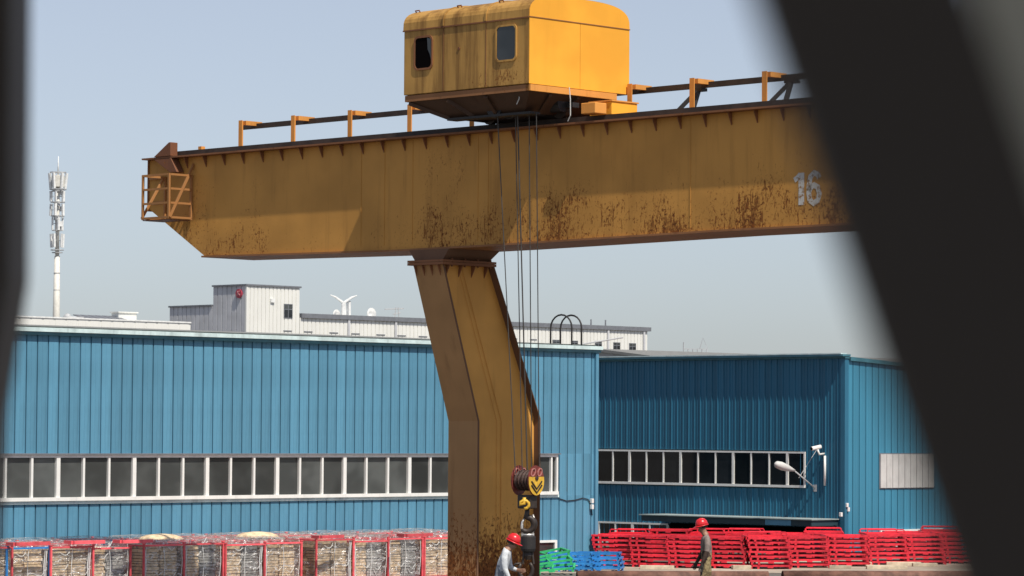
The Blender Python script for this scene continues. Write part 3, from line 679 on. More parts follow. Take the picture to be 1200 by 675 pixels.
# bent leg: side outline (v,w), box with plates standing proud
ZK = 3.68; VB0, VB1 = LV, onu(627, 490, LUR).y; VT0, VT1 = onu(519, 310, LUR).y, onu(573, 310, LUR).y; ZC = onu(519, 310, LUR).z
def leg(du):
    ua, ub = LUL + du, LUR + du
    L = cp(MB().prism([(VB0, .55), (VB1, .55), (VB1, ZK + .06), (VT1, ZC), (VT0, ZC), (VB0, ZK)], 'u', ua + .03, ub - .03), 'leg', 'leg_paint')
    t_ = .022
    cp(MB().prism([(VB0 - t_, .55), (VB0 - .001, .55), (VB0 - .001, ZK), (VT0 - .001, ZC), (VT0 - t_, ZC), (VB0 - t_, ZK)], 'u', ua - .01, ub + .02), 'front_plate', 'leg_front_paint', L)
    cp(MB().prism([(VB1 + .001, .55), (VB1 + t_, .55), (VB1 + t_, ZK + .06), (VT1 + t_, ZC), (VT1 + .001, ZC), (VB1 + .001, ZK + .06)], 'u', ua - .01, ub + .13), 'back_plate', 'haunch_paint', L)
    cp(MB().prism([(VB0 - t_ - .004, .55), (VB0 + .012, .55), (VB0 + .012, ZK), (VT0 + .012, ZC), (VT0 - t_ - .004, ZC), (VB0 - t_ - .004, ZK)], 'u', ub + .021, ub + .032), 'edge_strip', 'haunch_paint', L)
    # bolted collar and haunch
    cp(MB().box((ua - .10, VT0 - .10, ZC + .001), (ub + .10, VT1 + .10, ZC + .05)).box((ua - .10, VT0 - .10, ZC + .055), (ub + .10, VT1 + .10, ZC + .095)), 'bolted_collar', 'flange_paint', L)
    zh = GBOT - .075
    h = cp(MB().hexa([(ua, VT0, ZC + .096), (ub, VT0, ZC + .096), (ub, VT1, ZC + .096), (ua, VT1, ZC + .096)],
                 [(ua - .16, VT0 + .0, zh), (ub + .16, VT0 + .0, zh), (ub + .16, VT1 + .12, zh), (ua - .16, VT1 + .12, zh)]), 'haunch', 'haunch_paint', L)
    for k in range(4):
        uu = ua + .06 + k * (ub - ua - .12) / 3
        cp(MB().prism([(VT0 - .001, ZC), (VT0 - .09, ZC), (VT0 - .001, ZC - .2)], 'u', uu - .008, uu + .008), 'collar_rib', 'flange_paint', L)
    for k in range(4):
        vv = VT0 + .1 + k * (VT1 - VT0 - .2) / 3
        cp(MB().prism([(ub - .03, ZC), (ub + .09, ZC), (ub - .03, ZC - .22)], 'v', vv - .008, vv + .008), 'collar_rib', 'flange_paint', L)
        cp(MB().tube([(ub + .06, vv + .08, ZC - .03), (ub + .06, vv + .08, ZC + .13)], .022, 6), 'bolt', 'rust_steel', L)
    for s, r in ((.34, .004), (.42, .006)):
        a0 = VT0 + (VT1 - VT0) * s; b0 = VB0 + (VB1 - VB0) * s
        cp(MB().tube([(ub - .016, a0, ZC - .02), (ub - .016, b0, ZK), (ub - .016, b0, .6)], r, 5), 'cable_conduit', 'leg_paint', L)
    # end carriage on the runway
    cp(MB().box((ua - .05, VB0 - 2.6, .28), (ub + .05, VB1 + 2.2, .549)), 'end_carriage', 'leg_paint', L)
    for vv in (VB0 - 2.2, VB1 + 1.8): cp(MB().lathe([(.26, (ua + ub) / 2 - .07), (.26, (ua + ub) / 2 + .07)], vv, .345, 18, 'x'), 'wheel', 'dark_steel', L)
leg(0); leg(20.5)
for k, du in enumerate((0, 20.5)):
    uu = (LUL + LUR) / 2 + du
    tag(single(MB().box((-.05, -14, 0.004), (.05, 14, .085)), 'runway_rail', 'dark_rail', (uu, VB0, 0)), ('steel runway rail under the visible crane leg', 'steel runway rail under the hidden far right crane leg')[k], 'rail')

# ================================================================== TROLLEY
TV0 = GV - 1.20
c_a, c_b = onv(473, 112.2, TV0), onv(620, 97.2, TV0)
TU0, TU1 = c_a.x, c_b.x; TZ0 = (c_a.z + c_b.z) / 2; TZ1 = TZ0 + 1.205; TV1 = TV0 + 2.635
tr_ = thing('trolley_cabin', 'boxy yellow arched-roof winch trolley cabin riding on the crane girder', 'crane trolley', ((TU0 + TU1) / 2, (TV0 + TV1) / 2, GT + .15))
def tp(mb, name, mat, root=None, **k): return part(mb, name, mat, root or tr_, **k)
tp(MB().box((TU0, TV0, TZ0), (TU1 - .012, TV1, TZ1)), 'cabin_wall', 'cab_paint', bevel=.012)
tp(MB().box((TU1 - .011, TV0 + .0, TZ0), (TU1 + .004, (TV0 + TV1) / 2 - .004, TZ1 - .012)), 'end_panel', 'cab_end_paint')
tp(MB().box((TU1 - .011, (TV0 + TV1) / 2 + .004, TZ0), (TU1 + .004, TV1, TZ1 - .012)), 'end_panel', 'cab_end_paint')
def arch(ex=0, n=22, hh=.42):
    vm, hw = (TV0 + TV1) / 2, (TV1 - TV0) / 2 + ex; pts = []
    for i in range(n + 1):
        q = math.pi * i / n; c_, s_ = math.cos(q), math.sin(q)
        pts.append((vm - hw * math.copysign(abs(c_) ** .62, c_), TZ1 + .004 + (hh + ex) * abs(s_) ** .62))
    return pts
ar = arch(.012)
tp(MB().prism([(ar[0][0], TZ1 - .02)] + ar + [(ar[-1][0], TZ1 - .02)], 'u', TU0 - .012, TU1 - .005), 'roof', 'cab_paint', smooth=False)
ae = arch(.004)
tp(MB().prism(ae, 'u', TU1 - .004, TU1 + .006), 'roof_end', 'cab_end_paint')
for x in (519.5, 569.5):
    uu = onv(x, 60, TV0).x
    ao, ai = arch(.028), arch(.0135)
    tp(MB().prism(ao + list(reversed(ai)), 'u', uu - .022, uu + .022), 'roof_rib', 'cab_paint')
    tp(MB().box((uu - .006, TV0 - .006, TZ0 + .01), (uu + .006, TV0 - .0015, TZ1 - .03)), 'wall_seam', 'flange_paint')
tp(MB().box((TU0 - .02, TV0 - .02, TZ1 - .028), (TU1 - .013, TV0 - .013, TZ1 - .004)), 'drip_rail', 'flange_paint')
tp(MB().box((TU1 + .007, TV0 - .012, TZ1 - .011), (TU1 + .016, TV1 + .012, TZ1 + .003)), 'drip_rail', 'bottom_paint')
hp = [p for p in ((496.5, 62), (593.5, 50.5))]
def rrect(cx, cz, w_, h_, r, n=5):
    pts = []
    for (sx, sz, a0) in ((1, 1, 0), (-1, 1, 90), (-1, -1, 180), (1, -1, 270)):
        for i in range(n + 1):
            q = R_(a0 + 90 * i / n); pts.append((cx + sx * (w_ / 2 - r) + r * math.cos(q), cz + sz * (h_ / 2 - r) + r * math.sin(q)))
    return pts
for k, (x, y) in enumerate(hp):
    p = onv(x, y, TV0); w_, h_ = (.43, .56) if k == 0 else (.47, .60)
    o_, i_ = rrect(p.x, p.z, w_ + .07, h_ + .07, .10), rrect(p.x, p.z, w_, h_, .08)
    n = len(o_); m = MB(); va = TV0 - .02; vb = TV0 - .002
    m.add([(a, va, b) for a, b in o_] + [(a, va, b) for a, b in i_] + [(a, vb, b) for a, b in o_] + [(a, vb, b) for a, b in i_],
          [(i, (i + 1) % n, n + (i + 1) % n, n + i) for i in range(n)] + [(i, (i + 1) % n, 2 * n + (i + 1) % n, 2 * n + i) for i in range(n)] + [(n + i, n + (i + 1) % n, 3 * n + (i + 1) % n, 3 * n + i) for i in range(n)])
    fr = tp(m, 'window_frame', 'flange_paint' if k == 0 else 'cab_paint')
    if k == 0:
        tp(MB().prism(rrect(p.x, p.z, w_, h_, .08), 'v', TV0 - .010, TV0 - .0015), 'opening', 'void', fr)
        tp(MB().prism([(p.x + w_ * .24, p.z + h_ * .49), (p.x + w_ * .47, p.z + h_ * .44), (p.x + w_ * .49, p.z - h_ * .25), (p.x + w_ * .40, p.z - h_ * .05), (p.x + w_ * .28, p.z + h_ * .1)], 'v', TV0 - .016, TV0 - .012), 'broken_pane', 'glass', fr)
    else:
        tp(MB().prism(rrect(p.x, p.z, w_, h_, .08), 'v', TV0 - .010, TV0 - .0015), 'pane', 'glass', fr)
# lifting lugs and a hand hole
for x in (496, 545, 594):
    uu = onv(x, 15, TV0 + .35).x; zz_ = TZ1 + .36
    tp(MB().tube([(uu - .05, TV0 + .24, zz_ - .04), (uu - .05, TV0 + .2, zz_ + .02), (uu + .05, TV0 + .2, zz_ + .02), (uu + .05, TV0 + .24, zz_ - .04)], .014, 5), 'lifting_lug', 'flange_paint')
p = onv(538, 57, TV0); tp(MB().lathe([(.028, TV0 - .012), (.028, TV0 - .001)], p.x, p.z, 8, 'y'), 'bolt_hole', 'rust_steel')
# base frame and hopper-shaped underside
tp(MB().box((TU0 + .02, TV0 + .015, TZ0 - .125), (TU1 - .02, TV0 + .10, TZ0 - .012)).box((TU0 + .02, TV0 + .10, TZ0 - .125), (TU0 + .10, TV1 - .02, TZ0 - .012)), 'base_frame', 'bottom_paint')
tp(MB().box((TU1 - .10, TV0 + .015, TZ0 - .125), (TU1 + .02, TV1 - .35, TZ0 - .012)), 'end_beam', 'post_paint')
zl_ = GT + .20
l0 = onv(533, 137, TV0 + .55); l1 = onv(690, 137, TV0 + .7)
bu_, bv_ = (TU0 + .75, TU1 - .55), (TV0 + .45, TV1 - .45)
zu = TZ0 - .126
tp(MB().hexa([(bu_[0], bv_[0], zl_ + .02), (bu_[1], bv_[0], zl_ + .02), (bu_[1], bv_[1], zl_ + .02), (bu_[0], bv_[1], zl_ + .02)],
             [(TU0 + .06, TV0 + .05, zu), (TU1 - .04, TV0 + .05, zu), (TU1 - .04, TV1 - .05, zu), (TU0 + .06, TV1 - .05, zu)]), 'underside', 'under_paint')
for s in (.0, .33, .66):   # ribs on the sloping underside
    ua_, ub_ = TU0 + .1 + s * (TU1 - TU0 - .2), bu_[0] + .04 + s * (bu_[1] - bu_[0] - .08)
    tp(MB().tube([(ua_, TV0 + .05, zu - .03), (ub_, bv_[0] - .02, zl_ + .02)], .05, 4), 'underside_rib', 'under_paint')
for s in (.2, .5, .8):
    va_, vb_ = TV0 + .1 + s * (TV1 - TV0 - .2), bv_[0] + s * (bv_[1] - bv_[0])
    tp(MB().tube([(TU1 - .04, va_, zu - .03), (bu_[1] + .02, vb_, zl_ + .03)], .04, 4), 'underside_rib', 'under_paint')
# truck frame, wheels, sheave frame, drive
tp(MB().box((TU0 + .8, GV - .85, GT + .175), (TU1 - .3, GV - .60, zl_ + .018)).box((TU0 + .8, GV - .05, GT + .33), (TU1 - .02, GV + .12, zl_ + .22)), 'truck_frame', 'dark_steel')
tp(MB().box((TU0 + .85, GV - .62, GT + .20), (TU0 + 1.0, GB + .1, zl_ + .1)).box((TU1 - .75, GV - .62, GT + .20), (TU1 - .6, GB + .1, zl_ + .1)), 'cross_beam', 'dark_steel')
for uu in (TU0 + 1.02, TU1 - .42):
    for vv in (GV + .07, GB - .07): tp(MB().lathe([(.10, vv - .05), (.19, vv - .045), (.19, vv + .045), (.10, vv + .05)], uu, GT + .15 + .19, 16, 'y'), 'wheel', 'grease')
for vv in (GV - .8, GV - .45): tp(MB().lathe([(.06, vv - .03), (.20, vv - .03), (.17, vv), (.20, vv + .03), (.06, vv + .03)], TU0 + 2.0, zl_ + .16, 16, 'y'), 'rope_sheave', 'dark_steel')
def endbox(x0, x1, y, v, name, mat, dep):
    a = onv(x0, y, v); v1_ = onu(x1, y, a.x).y
    return tp(MB().box((a.x - dep, v, GT + .16), (a.x, v1_, a.z)), name, mat, bevel=.012), a, v1_
gb, a, v1_ = endbox(717, 747, 118.5, GV + .12, 'drive_box', 'cab_end_paint', .55)
tp(MB().box((a.x - .56, GV + .10, a.z + .001), (a.x + .02, v1_ + .02, a.z + .025)), 'drive_lid', 'post_paint', gb)
endbox(697.5, 711, 119.5, GV - .28, 'motor_box', 'post_paint', .35)
tp(MB().tube([(TU1 - .2, GV - .1, GT + .40), (TU1 - .65, GV - .1, GT + .40)], .15, 14), 'motor', 'dark_steel')
for x, y0, y1 in ((667, 110, 142), (607, 105, 122)):
    a = onv(x, y0, TV0 + (.15 if x == 607 else .9)); zz0 = onv(x, y1, a.y).z
    tp(MB().tube([(a.x, a.y, a.z + .12), (a.x + .03, a.y, a.z - .2 * (a.z - zz0)), (a.x + .035, a.y, zz0 + .1), (a.x - .03, a.y, zz0)], .010, 5), 'loose_cable', 'shutter')

# ================================================================== HOOK BLOCK
hc = onY(618.5, 562, 59.9); HUc, HVc = hc.x, hc.y
S = 59.9 / FPX                                    # metres per photo pixel at the hook
def hz(y): return onY(618, y, 59.9).z
hk = thing('hook_block', 'hook block with red and yellow cheek plates hanging from wire ropes before the leg', 'hook block', (HUc, HVc, hz(621)))
def hp_(mb, name, mat, root=None, **k): return part(mb, name, mat, root or hk, **k)
def oval(cy, cz, ry, rz_, n=24): return [(cy + ry * math.cos(2 * math.pi * i / n), cz + rz_ * math.sin(2 * math.pi * i / n)) for i in range(n)]
zc = hz(563)
for s, um in ((-1, HUc - .22), (1, HUc + .20)):
    ch = hp_(MB().prism(oval(HVc, zc, .205, .275), 'u', um - .012, um + .012), 'cheek_plate', 'red_block')
    low = [p for p in oval(HVc, zc, .200, .268) if p[1] < zc + .075]
    if s > 0:
        low = sorted(low, key=lambda p: math.atan2(p[1] - (zc - .08), p[0] - HVc))
        hp_(MB().prism(low, 'u', um + .013, um + .022), 'yellow_face', 'yellow_block', ch)
        for dz in (0, .07): hp_(MB().tube([(um + .028, HVc - .135, zc - .01 - dz), (um + .028, HVc, zc - .15 - dz), (um + .028, HVc + .135, zc - .01 - dz)], .015, 4), 'chevron', 'dark_steel', ch)
    for dv_ in (-.085, .085):
        q = [(um + .02, HVc + dv_ + .05 * math.cos(t_) + .02 * math.sin(t_), zc + .15 + .07 * math.sin(t_)) for t_ in [2 * math.pi * i / 10 for i in range(10)]]
        hp_(MB().tube(q, .014, 4, closed=True), 'plate_letter', 'letter_pink', ch)
    hp_(MB().lathe([(.04, um + .0225), (.04, um + .04), (.02, um + .045)], HVc, zc + .045, 10, 'x'), 'axle_boss', 'sheave_rust', ch)
for um in (HUc - .13, HUc - .04, HUc + .05, HUc + .13): hp_(MB().lathe([(.08, um - .03), (.19, um - .03), (.165, um), (.19, um + .03), (.08, um + .03)], HVc, zc, 20, 'x'), 'sheave', 'sheave_rust')
hp_(MB().lathe([(.035, HUc - .24), (.035, HUc + .22)], HVc, zc + .03, 8, 'x'), 'axle', 'dark_steel')
hp_(MB().box((HUc - .17, HVc - .10, hz(596)), (HUc + .15, HVc + .10, hz(580))), 'crosshead', 'grease', bevel=.02)
la = onY(623.5, 590, 59.7)
hp_(MB().tube([(la.x, la.y - .2, la.z + .11), (la.x, la.y - .2, la.z)] + [(la.x + .06 * math.cos(t_) , la.y - .2 + .06 * math.cos(t_), la.z - .02 + .075 * math.sin(t_)) for t_ in [math.pi * (1 - i / 7 * 1.5) for i in range(8)]], .032, 6), 'yellow_hook', 'yellow_block', smooth=True)
def jhook(x, ytop, ybot, mat, name, root, r, wd, s=1):
    z1, z0 = hz(ytop), hz(ybot); c0 = onY(x, ybot, 59.9); R0 = wd / 2
    pts = [(c0.x, c0.y, z1)]; rr = [r * .8]
    cz_ = z0 + R0
    pts.append((c0.x, c0.y, cz_ + R0 * 1.6)); rr.append(r * .8)
    for i in range(15):
        q = math.pi * .55 - s * 0 - (math.pi * 1.35) * i / 14
        pts.append((c0.x + s * .72 * R0 * math.cos(q), c0.y + s * .70 * R0 * math.cos(q), cz_ + R0 * math.sin(q))); rr.append(r * (1.15 - .55 * abs(i / 14 - .35)))
    rr[-1] = r * .35
    return hp_(MB().tube(pts, rr, 10), name, mat, root, smooth=True)
jhook(617.5, 596, 623, 'grease', 'crane_hook', None, .055, .26)
# ropes
for k, ((xa, ya), (xb, yb), vv) in enumerate((((583, 150), (604, 552), -.10), ((604, 148), (612, 552), .05), ((606.5, 148), (618, 552), -.05), ((620, 148), (623, 550), .06), ((628.5, 146), (632, 552), -.06))):
    b = onY(xb, yb, 59.9); a_ = onv(xa, ya, GV - .68 + vv)
    hp_(MB().tube([(a_.x, a_.y, GT + .2), (b.x, b.y, b.z - .05)], .0095 if k != 2 else .013, 6), 'wire_rope', 'wire')
# swivel load below
sw_ = thing('load_swivel', 'black swivel cylinder with a bright shackle and lower hook beside the stooping worker', 'load swivel', (HUc, HVc, hz(680)))
def sp_(mb, name, mat, **k): return part(mb, name, mat, sw_, **k)
sx_, sy_ = onY(619, 640, 59.9).x, onY(619, 640, 59.9).y
def pz(x, y): p = onY(x, y, 59.9); return (p.x, p.y, p.z)
sp_(MB().tube([pz(613, 627), pz(611.5, 618), pz(612, 612), pz(615, 607)], [.03, .026, .022, .016], 8), 'shackle_arm', 'bare_steel', smooth=True)
sp_(MB().tube([pz(623, 627), pz(626, 618), pz(627, 611), pz(624.5, 603)], [.03, .026, .022, .016], 8), 'shackle_arm', 'bare_steel', smooth=True)
sp_(MB().tube([pz(611, 627.5), pz(626, 627.5)], .045, 8), 'shackle_pin', 'bare_steel', smooth=True)
sp_(MB().lathe([(.10, hz(627)), (.135, hz(629)), (.135, hz(643)), (.12, hz(646)), (.08, hz(647))], sx_, sy_, 20), 'swivel_body', 'dark_steel', smooth=False)
sp_(MB().lathe([(.06, hz(647)), (.075, hz(651)), (.05, hz(656))], sx_, sy_, 12), 'neck', 'grease')
for s in (-1, 1): sp_(MB().tube([(sx_ + .05 * s, sy_ + .05 * s, hz(646)), (sx_ + .07 * s, sy_ + .07 * s, hz(661))], .022, 6), 'side_link', 'grease')
ring = [(sx_ + .07 * math.cos(q) * 1.25 - .03, sy_ + .07 * math.cos(q) * 1.25 - .03, hz(668) + .16 * math.sin(q)) for q in [math.pi * (1.5 + 1.55 * i / 12 - .75) for i in range(13)]]
sp_(MB().tube(ring, [.03 + .012 * math.sin(math.pi * i / 12) for i in range(13)], 8), 'lower_hook', 'grease', smooth=True)
sp_(MB().tube([pz(611, 660), pz(604, 661), pz(601, 664)], [.02, .024, .014], 8), 'hook_tip', 'grease', smooth=True)

# ================================================================== STILLAGES WITH WRAPPED CARDBOARD
CWD, CDP, CH = 1.10, 1.05, 1.06
def cage_parts(root, mat, mesh_cache={}):
    if mat not in mesh_cache:
        post = MB().box((-.019, -.019, 0), (.019, .019, CH)).mesh('post', mat)
        rl = MB().box((-.016, .02, -.018), (.016, CWD - .02, .018)).mesh('rail', mat)
        rs = MB().box((.02, -.016, -.018), (CDP - .02, .016, .018)).mesh('rail', mat)
        cap = MB().box((-.03, -.03, 0), (.03, .03, .02)).mesh('corner_cap', mat)
        mesh_cache[mat] = (post, rl, rs, cap)
    post, rl, rs, cap = mesh_cache[mat]
    for x in (-CDP, 0):
        for y in (0, CWD): inst(post, 'post', root, (x, y, 0)); inst(cap, 'corner_cap', root, (x, y, CH + .001))
        for z in (.12, CH - .031): inst(rl, 'rail', root, (x, 0, z))
    for y in (0, CWD):
        for z in (.12, CH - .031): inst(rs, 'rail', root, (-CDP, y, z))
def stack_mesh(seed, wd, dp, h, mat):
    r = random.Random(seed); m = MB(); z = 0
    while z < h:
        t_ = r.uniform(.045, .085); a = r.uniform(-.012, .012); b = r.uniform(-.012, .012)
        m.box((a, b, z), (a + dp, b + wd, min(h, z + t_ - .012))); z += t_
    return m.mesh('cardboard_stack', mat)
def film_mesh(seed):
    r = random.Random(seed); m = MB(); nx, nz = 12, 9
    wd, dp, h = CWD - .09, CDP - .09, CH - .02
    ring = []
    per = [(dp * .5 - dp * i / nx, 0) for i in range(nx)] 
    loop = [(0, wd * i / nx) for i in range(nx)] + [(-dp * i / nx, wd) for i in range(nx)] + [(-dp, wd - wd * i / nx) for i in range(nx)] + [(-dp + dp * i / nx, 0) for i in range(nx)]
    n = len(loop)
    vs = []
    for j in range(nz + 1):
        for (x, y) in loop: vs.append((x + r.uniform(-.02, .022), y + r.uniform(-.02, .02), h * (j / nz) + r.uniform(-.01, .01) + .1))
    fs = [(j * n + i, j * n + (i + 1) % n, (j + 1) * n + (i + 1) % n, (j + 1) * n + i) for j in range(nz) for i in range(n)]
    c = len(vs); vs.append((-dp / 2, wd / 2, h + .1 + r.uniform(.0, .05)))
    fs += [(nz * n + i, nz * n + (i + 1) % n, c) for i in range(n)]
    m.add(vs, fs); return m.mesh('wrap_film', 'wrap_film')
films = [film_mesh(s) for s in range(4)]
stacks = [stack_mesh(s, .44, .86, CH - .24 + .03 * (s % 3), 'cardboard') for s in range(4)] + [stack_mesh(s, .44, .86, CH - .22, 'kraft_grey') for s in range(3)]
ribs_ = []
def cord_mesh(seed):
    r = random.Random(seed); m = MB()
    for k in range(4):
        z = r.uniform(.25, .95); z2 = z + r.uniform(-.2, .2); y0 = r.uniform(0, .75); y1 = y0 + r.uniform(.1, .3)
        m.tube([(.022, y0, z), (.03, (y0 + y1) / 2, (z + z2) / 2 - r.uniform(.02, .1)), (.022, y1, z2)], .006, 4)
    for k in range(5):
        y = r.choice((.02, .03, .96, .5, .98)) + r.uniform(-.02, .02); m.tube([(.024, y, .15), (.035, y + r.uniform(-.04, .04), .6), (.024, y + r.uniform(-.03, .03), 1.03)], .007, 4)
    return m.mesh('film_fold', 'far_white')
cords = [cord_mesh(s) for s in range(4)]
front = [(-38, 'pink_frame'), (8, 'blue_frame'), (58, 'pink_frame'), (107, 'pink_frame'), (167, 'pink_frame'), (216, 'pink_frame'), (264, 'pink_frame'), (312, 'pink_frame'), (370, 'pink_frame'), (413, 'pink_frame'), (456, 'pink_frame'), (499, 'pink_frame')]
ORD = ['first', 'second', 'third', 'fourth', 'fifth', 'sixth', 'seventh', 'eighth', 'ninth', 'tenth', 'eleventh', 'twelfth', 'thirteenth', 'fourteenth']
rr = random.Random(11)
def stillage(p, mat, lab_c, lab_b, grp, rz, detail=True, dome=False):
    cg = thing('stillage_cage', lab_c, 'stillage', p, 'stillage cages ' + grp, rz); cage_parts(cg, mat); cg.scale.z = rr.uniform(.95, 1.03)
    wbd = thing('wrapped_bundle', lab_b, 'cardboard bundle', (p[0], p[1], .155), 'wrapped bundles ' + grp, rz)
    i, j = rr.randrange(4), rr.randrange(7)
    for y, ix in ((.05, i if rr.random() < .75 else 4), (.53, j)):
        tag(inst(stacks[ix], 'cardboard_stack', wbd, (-CDP + .09, y, 0)), kind='stuff')
    inst(films[rr.randrange(4)], 'wrap_film', wbd, (-.045, .045, -.20))
    if detail: tag(inst(cords[rr.randrange(4)], 'film_fold', wbd, (-.045, .045, -.12)), kind='stuff')
    if dome:
        m = MB(); n = 10
        prof = [(.52, -.05), (.47, .0), (.33, .045), (.12, .07)]
        m.lathe(prof, 0, 0, 16); o = inst(m.mesh('sheet_bulge', 'cardboard'), 'sheet_bulge', wbd, (-CDP / 2, CWD / 2, CH - .10)); o.scale = (.9, 1.0, 1)
    # deck under the load
    inst(DECK[mat], 'deck', cg, (0, 0, 0))
DECK = {m_: MB().box((-CDP + .03, .031, .09), (-.031, CWD - .03, .149)).mesh('deck', m_) for m_ in ('pink_frame', 'blue_frame')}
for k, (x, mat) in enumerate(front):
    p = onu(x, 660, -54.5); rz = R_(rr.uniform(-1.5, 1.5))
    clr = 'blue' if 'blue' in mat else 'red'
    if k == 0: nm = 'mostly cut off by the left picture edge'
    elif k == 1: nm = 'at the left end of the visible front row'
    else: nm = '%s from the blue one' % ORD[k - 2]
    stillage((-54.5 + rr.uniform(-.06, .06), p.y, 0), mat, '%s steel cage in the front row, %s' % (clr, nm), 'film-wrapped cardboard in the front row cage %s' % nm if k in (0, 1) else 'film-wrapped cardboard in the front row red cage %s' % nm, 'in the front row by the workshop', rz)
for row in (1, 2):
    n = 11; vv = 40.9 + .4 * row; k = 0
    while vv < onu(575, 640, -54.5 - row * 1.32).y - 1.15:
        bl_ = (k == 2 and row == 1) or (k == 1 and row == 2)
        nm = '%s from the left in the %s row' % (ORD[min(k, 13)], ('middle', 'rear')[row - 1])
        stillage((-54.5 - row * 1.32 + rr.uniform(-.05, .05), vv, 0), 'blue_frame' if bl_ else 'pink_frame', '%s steel cage %s of the wrapped loads' % ('blue' if bl_ else 'red', nm),
                 'film-wrapped cardboard load %s of cages' % nm, 'in the %s row by the workshop' % ('middle', 'rear')[row - 1], R_(rr.uniform(-2, 2)), False, row == 1 and any(abs(vv + .55 - onu(px_, 640, -56).y) < .66 for px_ in (212, 330)))
        vv += 1.32 + rr.uniform(0, .22); k += 1

# loose red bars lying across the cage tops
for k, (x0, x1, y) in enumerate(((18, 58, 636.5), (86, 122, 634.5), (143, 178, 633.5), (376, 402, 628.2), (476, 506, 626.2))):
    a, b = onu(x0, y, -56.3), onu(x1, y - .6, -56.3)
    zt = CH + .033
    a = onz(x0, y + 1.6, zt + .03); b = onz(x1, y + .6, zt + .03)
    d = Vector(b) - Vector(a)
    m = MB().tube([(0, 0, .035), (d.x, d.y, .035)], .05, 4).tube([(-.02, .0, .035), (-.3, .02, .035)], .05, 4)
    tag(single(m, 'steel_bar', 'pink_frame', (a.x, a.y, zt)), 'loose red steel bar on the cage tops, %s from the left' % ORD[k], 'steel bar', 'loose bars on the cage tops')

# ================================================================== STACKS OF FOLDED STEEL FRAMES
FW, FD, FP = 1.06, .92, .118
def frame_mesh(mat, seed=0, deck=True):
    r = random.Random(seed); m = MB(); t_ = .025
    for y in (0, FD): m.box((0, y - t_, .064), (FW, y + t_, FP - .004))
    for x in (0, FW): m.box((x - t_, -t_, .070), (x + t_, FD + t_, FP - .006))
    if deck: m.box((t_, t_, .088), (FW - t_, FD - t_, .094))  # plate added to block light from above and darken the gaps
    else: m.box((FW * .5 - .018, t_, .08), (FW * .5 + .018, FD - t_, FP - .014))
    for x in (0.03, FW * .2, FW - .03):
        for y in (0, FD): m.box((x - .028, y - .020, 0), (x + .028, y + .020, .0635))
    for x in (0, FW): m.box((x - .02, FD * .75 - .03, 0), (x + .02, FD * .75 + .03, .0695))
    m.box((FW * .42, -.034, .03), (FW * .56, -.026, .085))
    return m.mesh('steel_frame', mat)
def hoop_mesh(mat):
    m = MB(); m.tube([(0.03, 0, 0), (0.03, 0, .09), (.06, 0, .12), (FW - .06, 0, .12), (FW - .03, 0, .09), (FW - .03, 0, 0)], .017, 6)
    m.tube([(0.03, FD, 0), (0.03, FD, .08), (.06, FD, .11), (FW - .06, FD, .11), (FW - .03, FD, .08), (FW - .03, FD, 0)], .017, 6)
    m.box((0, -.02, 0.001), (FW, .02, .03)); m.box((0, FD - .02, .001), (FW, FD + .02, .03)); m.box((-.02, 0, .001), (.02, FD, .028)); m.box((FW - .02, 0, .001), (FW + .02, FD, .028))
    return m.mesh('steel_hoop_frame', mat)
FM = {c_: frame_mesh(c_ + '_frame', i, c_ == 'red') for i, c_ in enumerate(('red', 'blue', 'green'))}
HM = hoop_mesh('red_frame')
LAY = ['bottom', 'second lowest', 'third lowest', 'fourth lowest', 'fifth lowest', 'sixth lowest', 'seventh lowest', 'eighth lowest', 'ninth lowest']
rs = random.Random(5)
def fstack(p, n, rot, colour, where, lean=(0, 0), hoop=False, z0=0.0):
    yaw = rot
    for k in range(n):
        o = bpy.data.objects.new('steel_rack', FM[colour]); C.objects.link(o)
        jx, jy = rs.uniform(-.025, .025), rs.uniform(-.02, .02)
        o.location = W((p[0] + lean[0] * k + jx, p[1] + lean[1] * k + jy, z0 + k * FP)); o.rotation_euler = (0, 0, -TH + yaw + R_(rs.uniform(-1.6, 1.6)))
        top = 'topmost' if k == n - 1 else LAY[k]
        tag(o, '%s %s rack, %s' % (top, colour, where), 'steel rack', '%s steel racks stacked on the yard' % colour)
    if hoop:
        o = bpy.data.objects.new('hoop_rack', HM); C.objects.link(o)
        o.location = W((p[0] + lean[0] * n, p[1] + lean[1] * n, z0 + n * FP)); o.rotation_euler = (0, 0, -TH + yaw + R_(rs.uniform(-3, 3)))
        tag(o, 'thin red hooped rack on top, %s' % where, 'hoop rack', 'hooped racks on the stacks')
# front row, left edge of the long side in photo px
left_spots = [(699, 663.5), (741, 664.5), (785, 665.5), (828, 666)]
for k, (x, y) in enumerate(left_spots):
    p = onz(x, y, 0); fstack((p.x, p.y), 7, R_(26 + 3 * (k % 2)), 'red', '%s front-row stack from the long blue workshop' % ORD[k], (-.022, -.004))
right_spots = [(880, 667), (926, 665.5), (972, 664), (1020, 662.5), (1062, 661.5), (1104, 660.5)]
for k, (x, y) in enumerate(right_spots):
    p = onz(x, y, 0); fstack((p.x, p.y), 7, R_(46 + 4 * (k % 2)), 'red', '%s front-row stack from the long blue workshop' % ORD[k + 4], (-.012, -.010), k in (0, 3))
back = [(716, 660, 6, 30), (764, 659.5, 7, 34), (808, 659, 6, 28), (850, 659, 6, 33), (905, 658.5, 6, 44), (945, 657.5, 6, 40), (992, 657, 5, 46), (1040, 656, 6, 44), (1083, 655, 6, 42)]
for k, (x, y, n, rt_) in enumerate(back):
    p = onz(x, y - 4, 0); fstack((p.x, p.y), n, R_(rt_), 'red', '%s rear-row stack from the long blue workshop' % ORD[k], (-.01, -.004), k % 3 != 1 and k != 6)
p = onz(645, 670, 0); fstack((p.x, p.y), 4, R_(42), 'blue', 'stack between the green and red racks, left one', (-.02, 0))
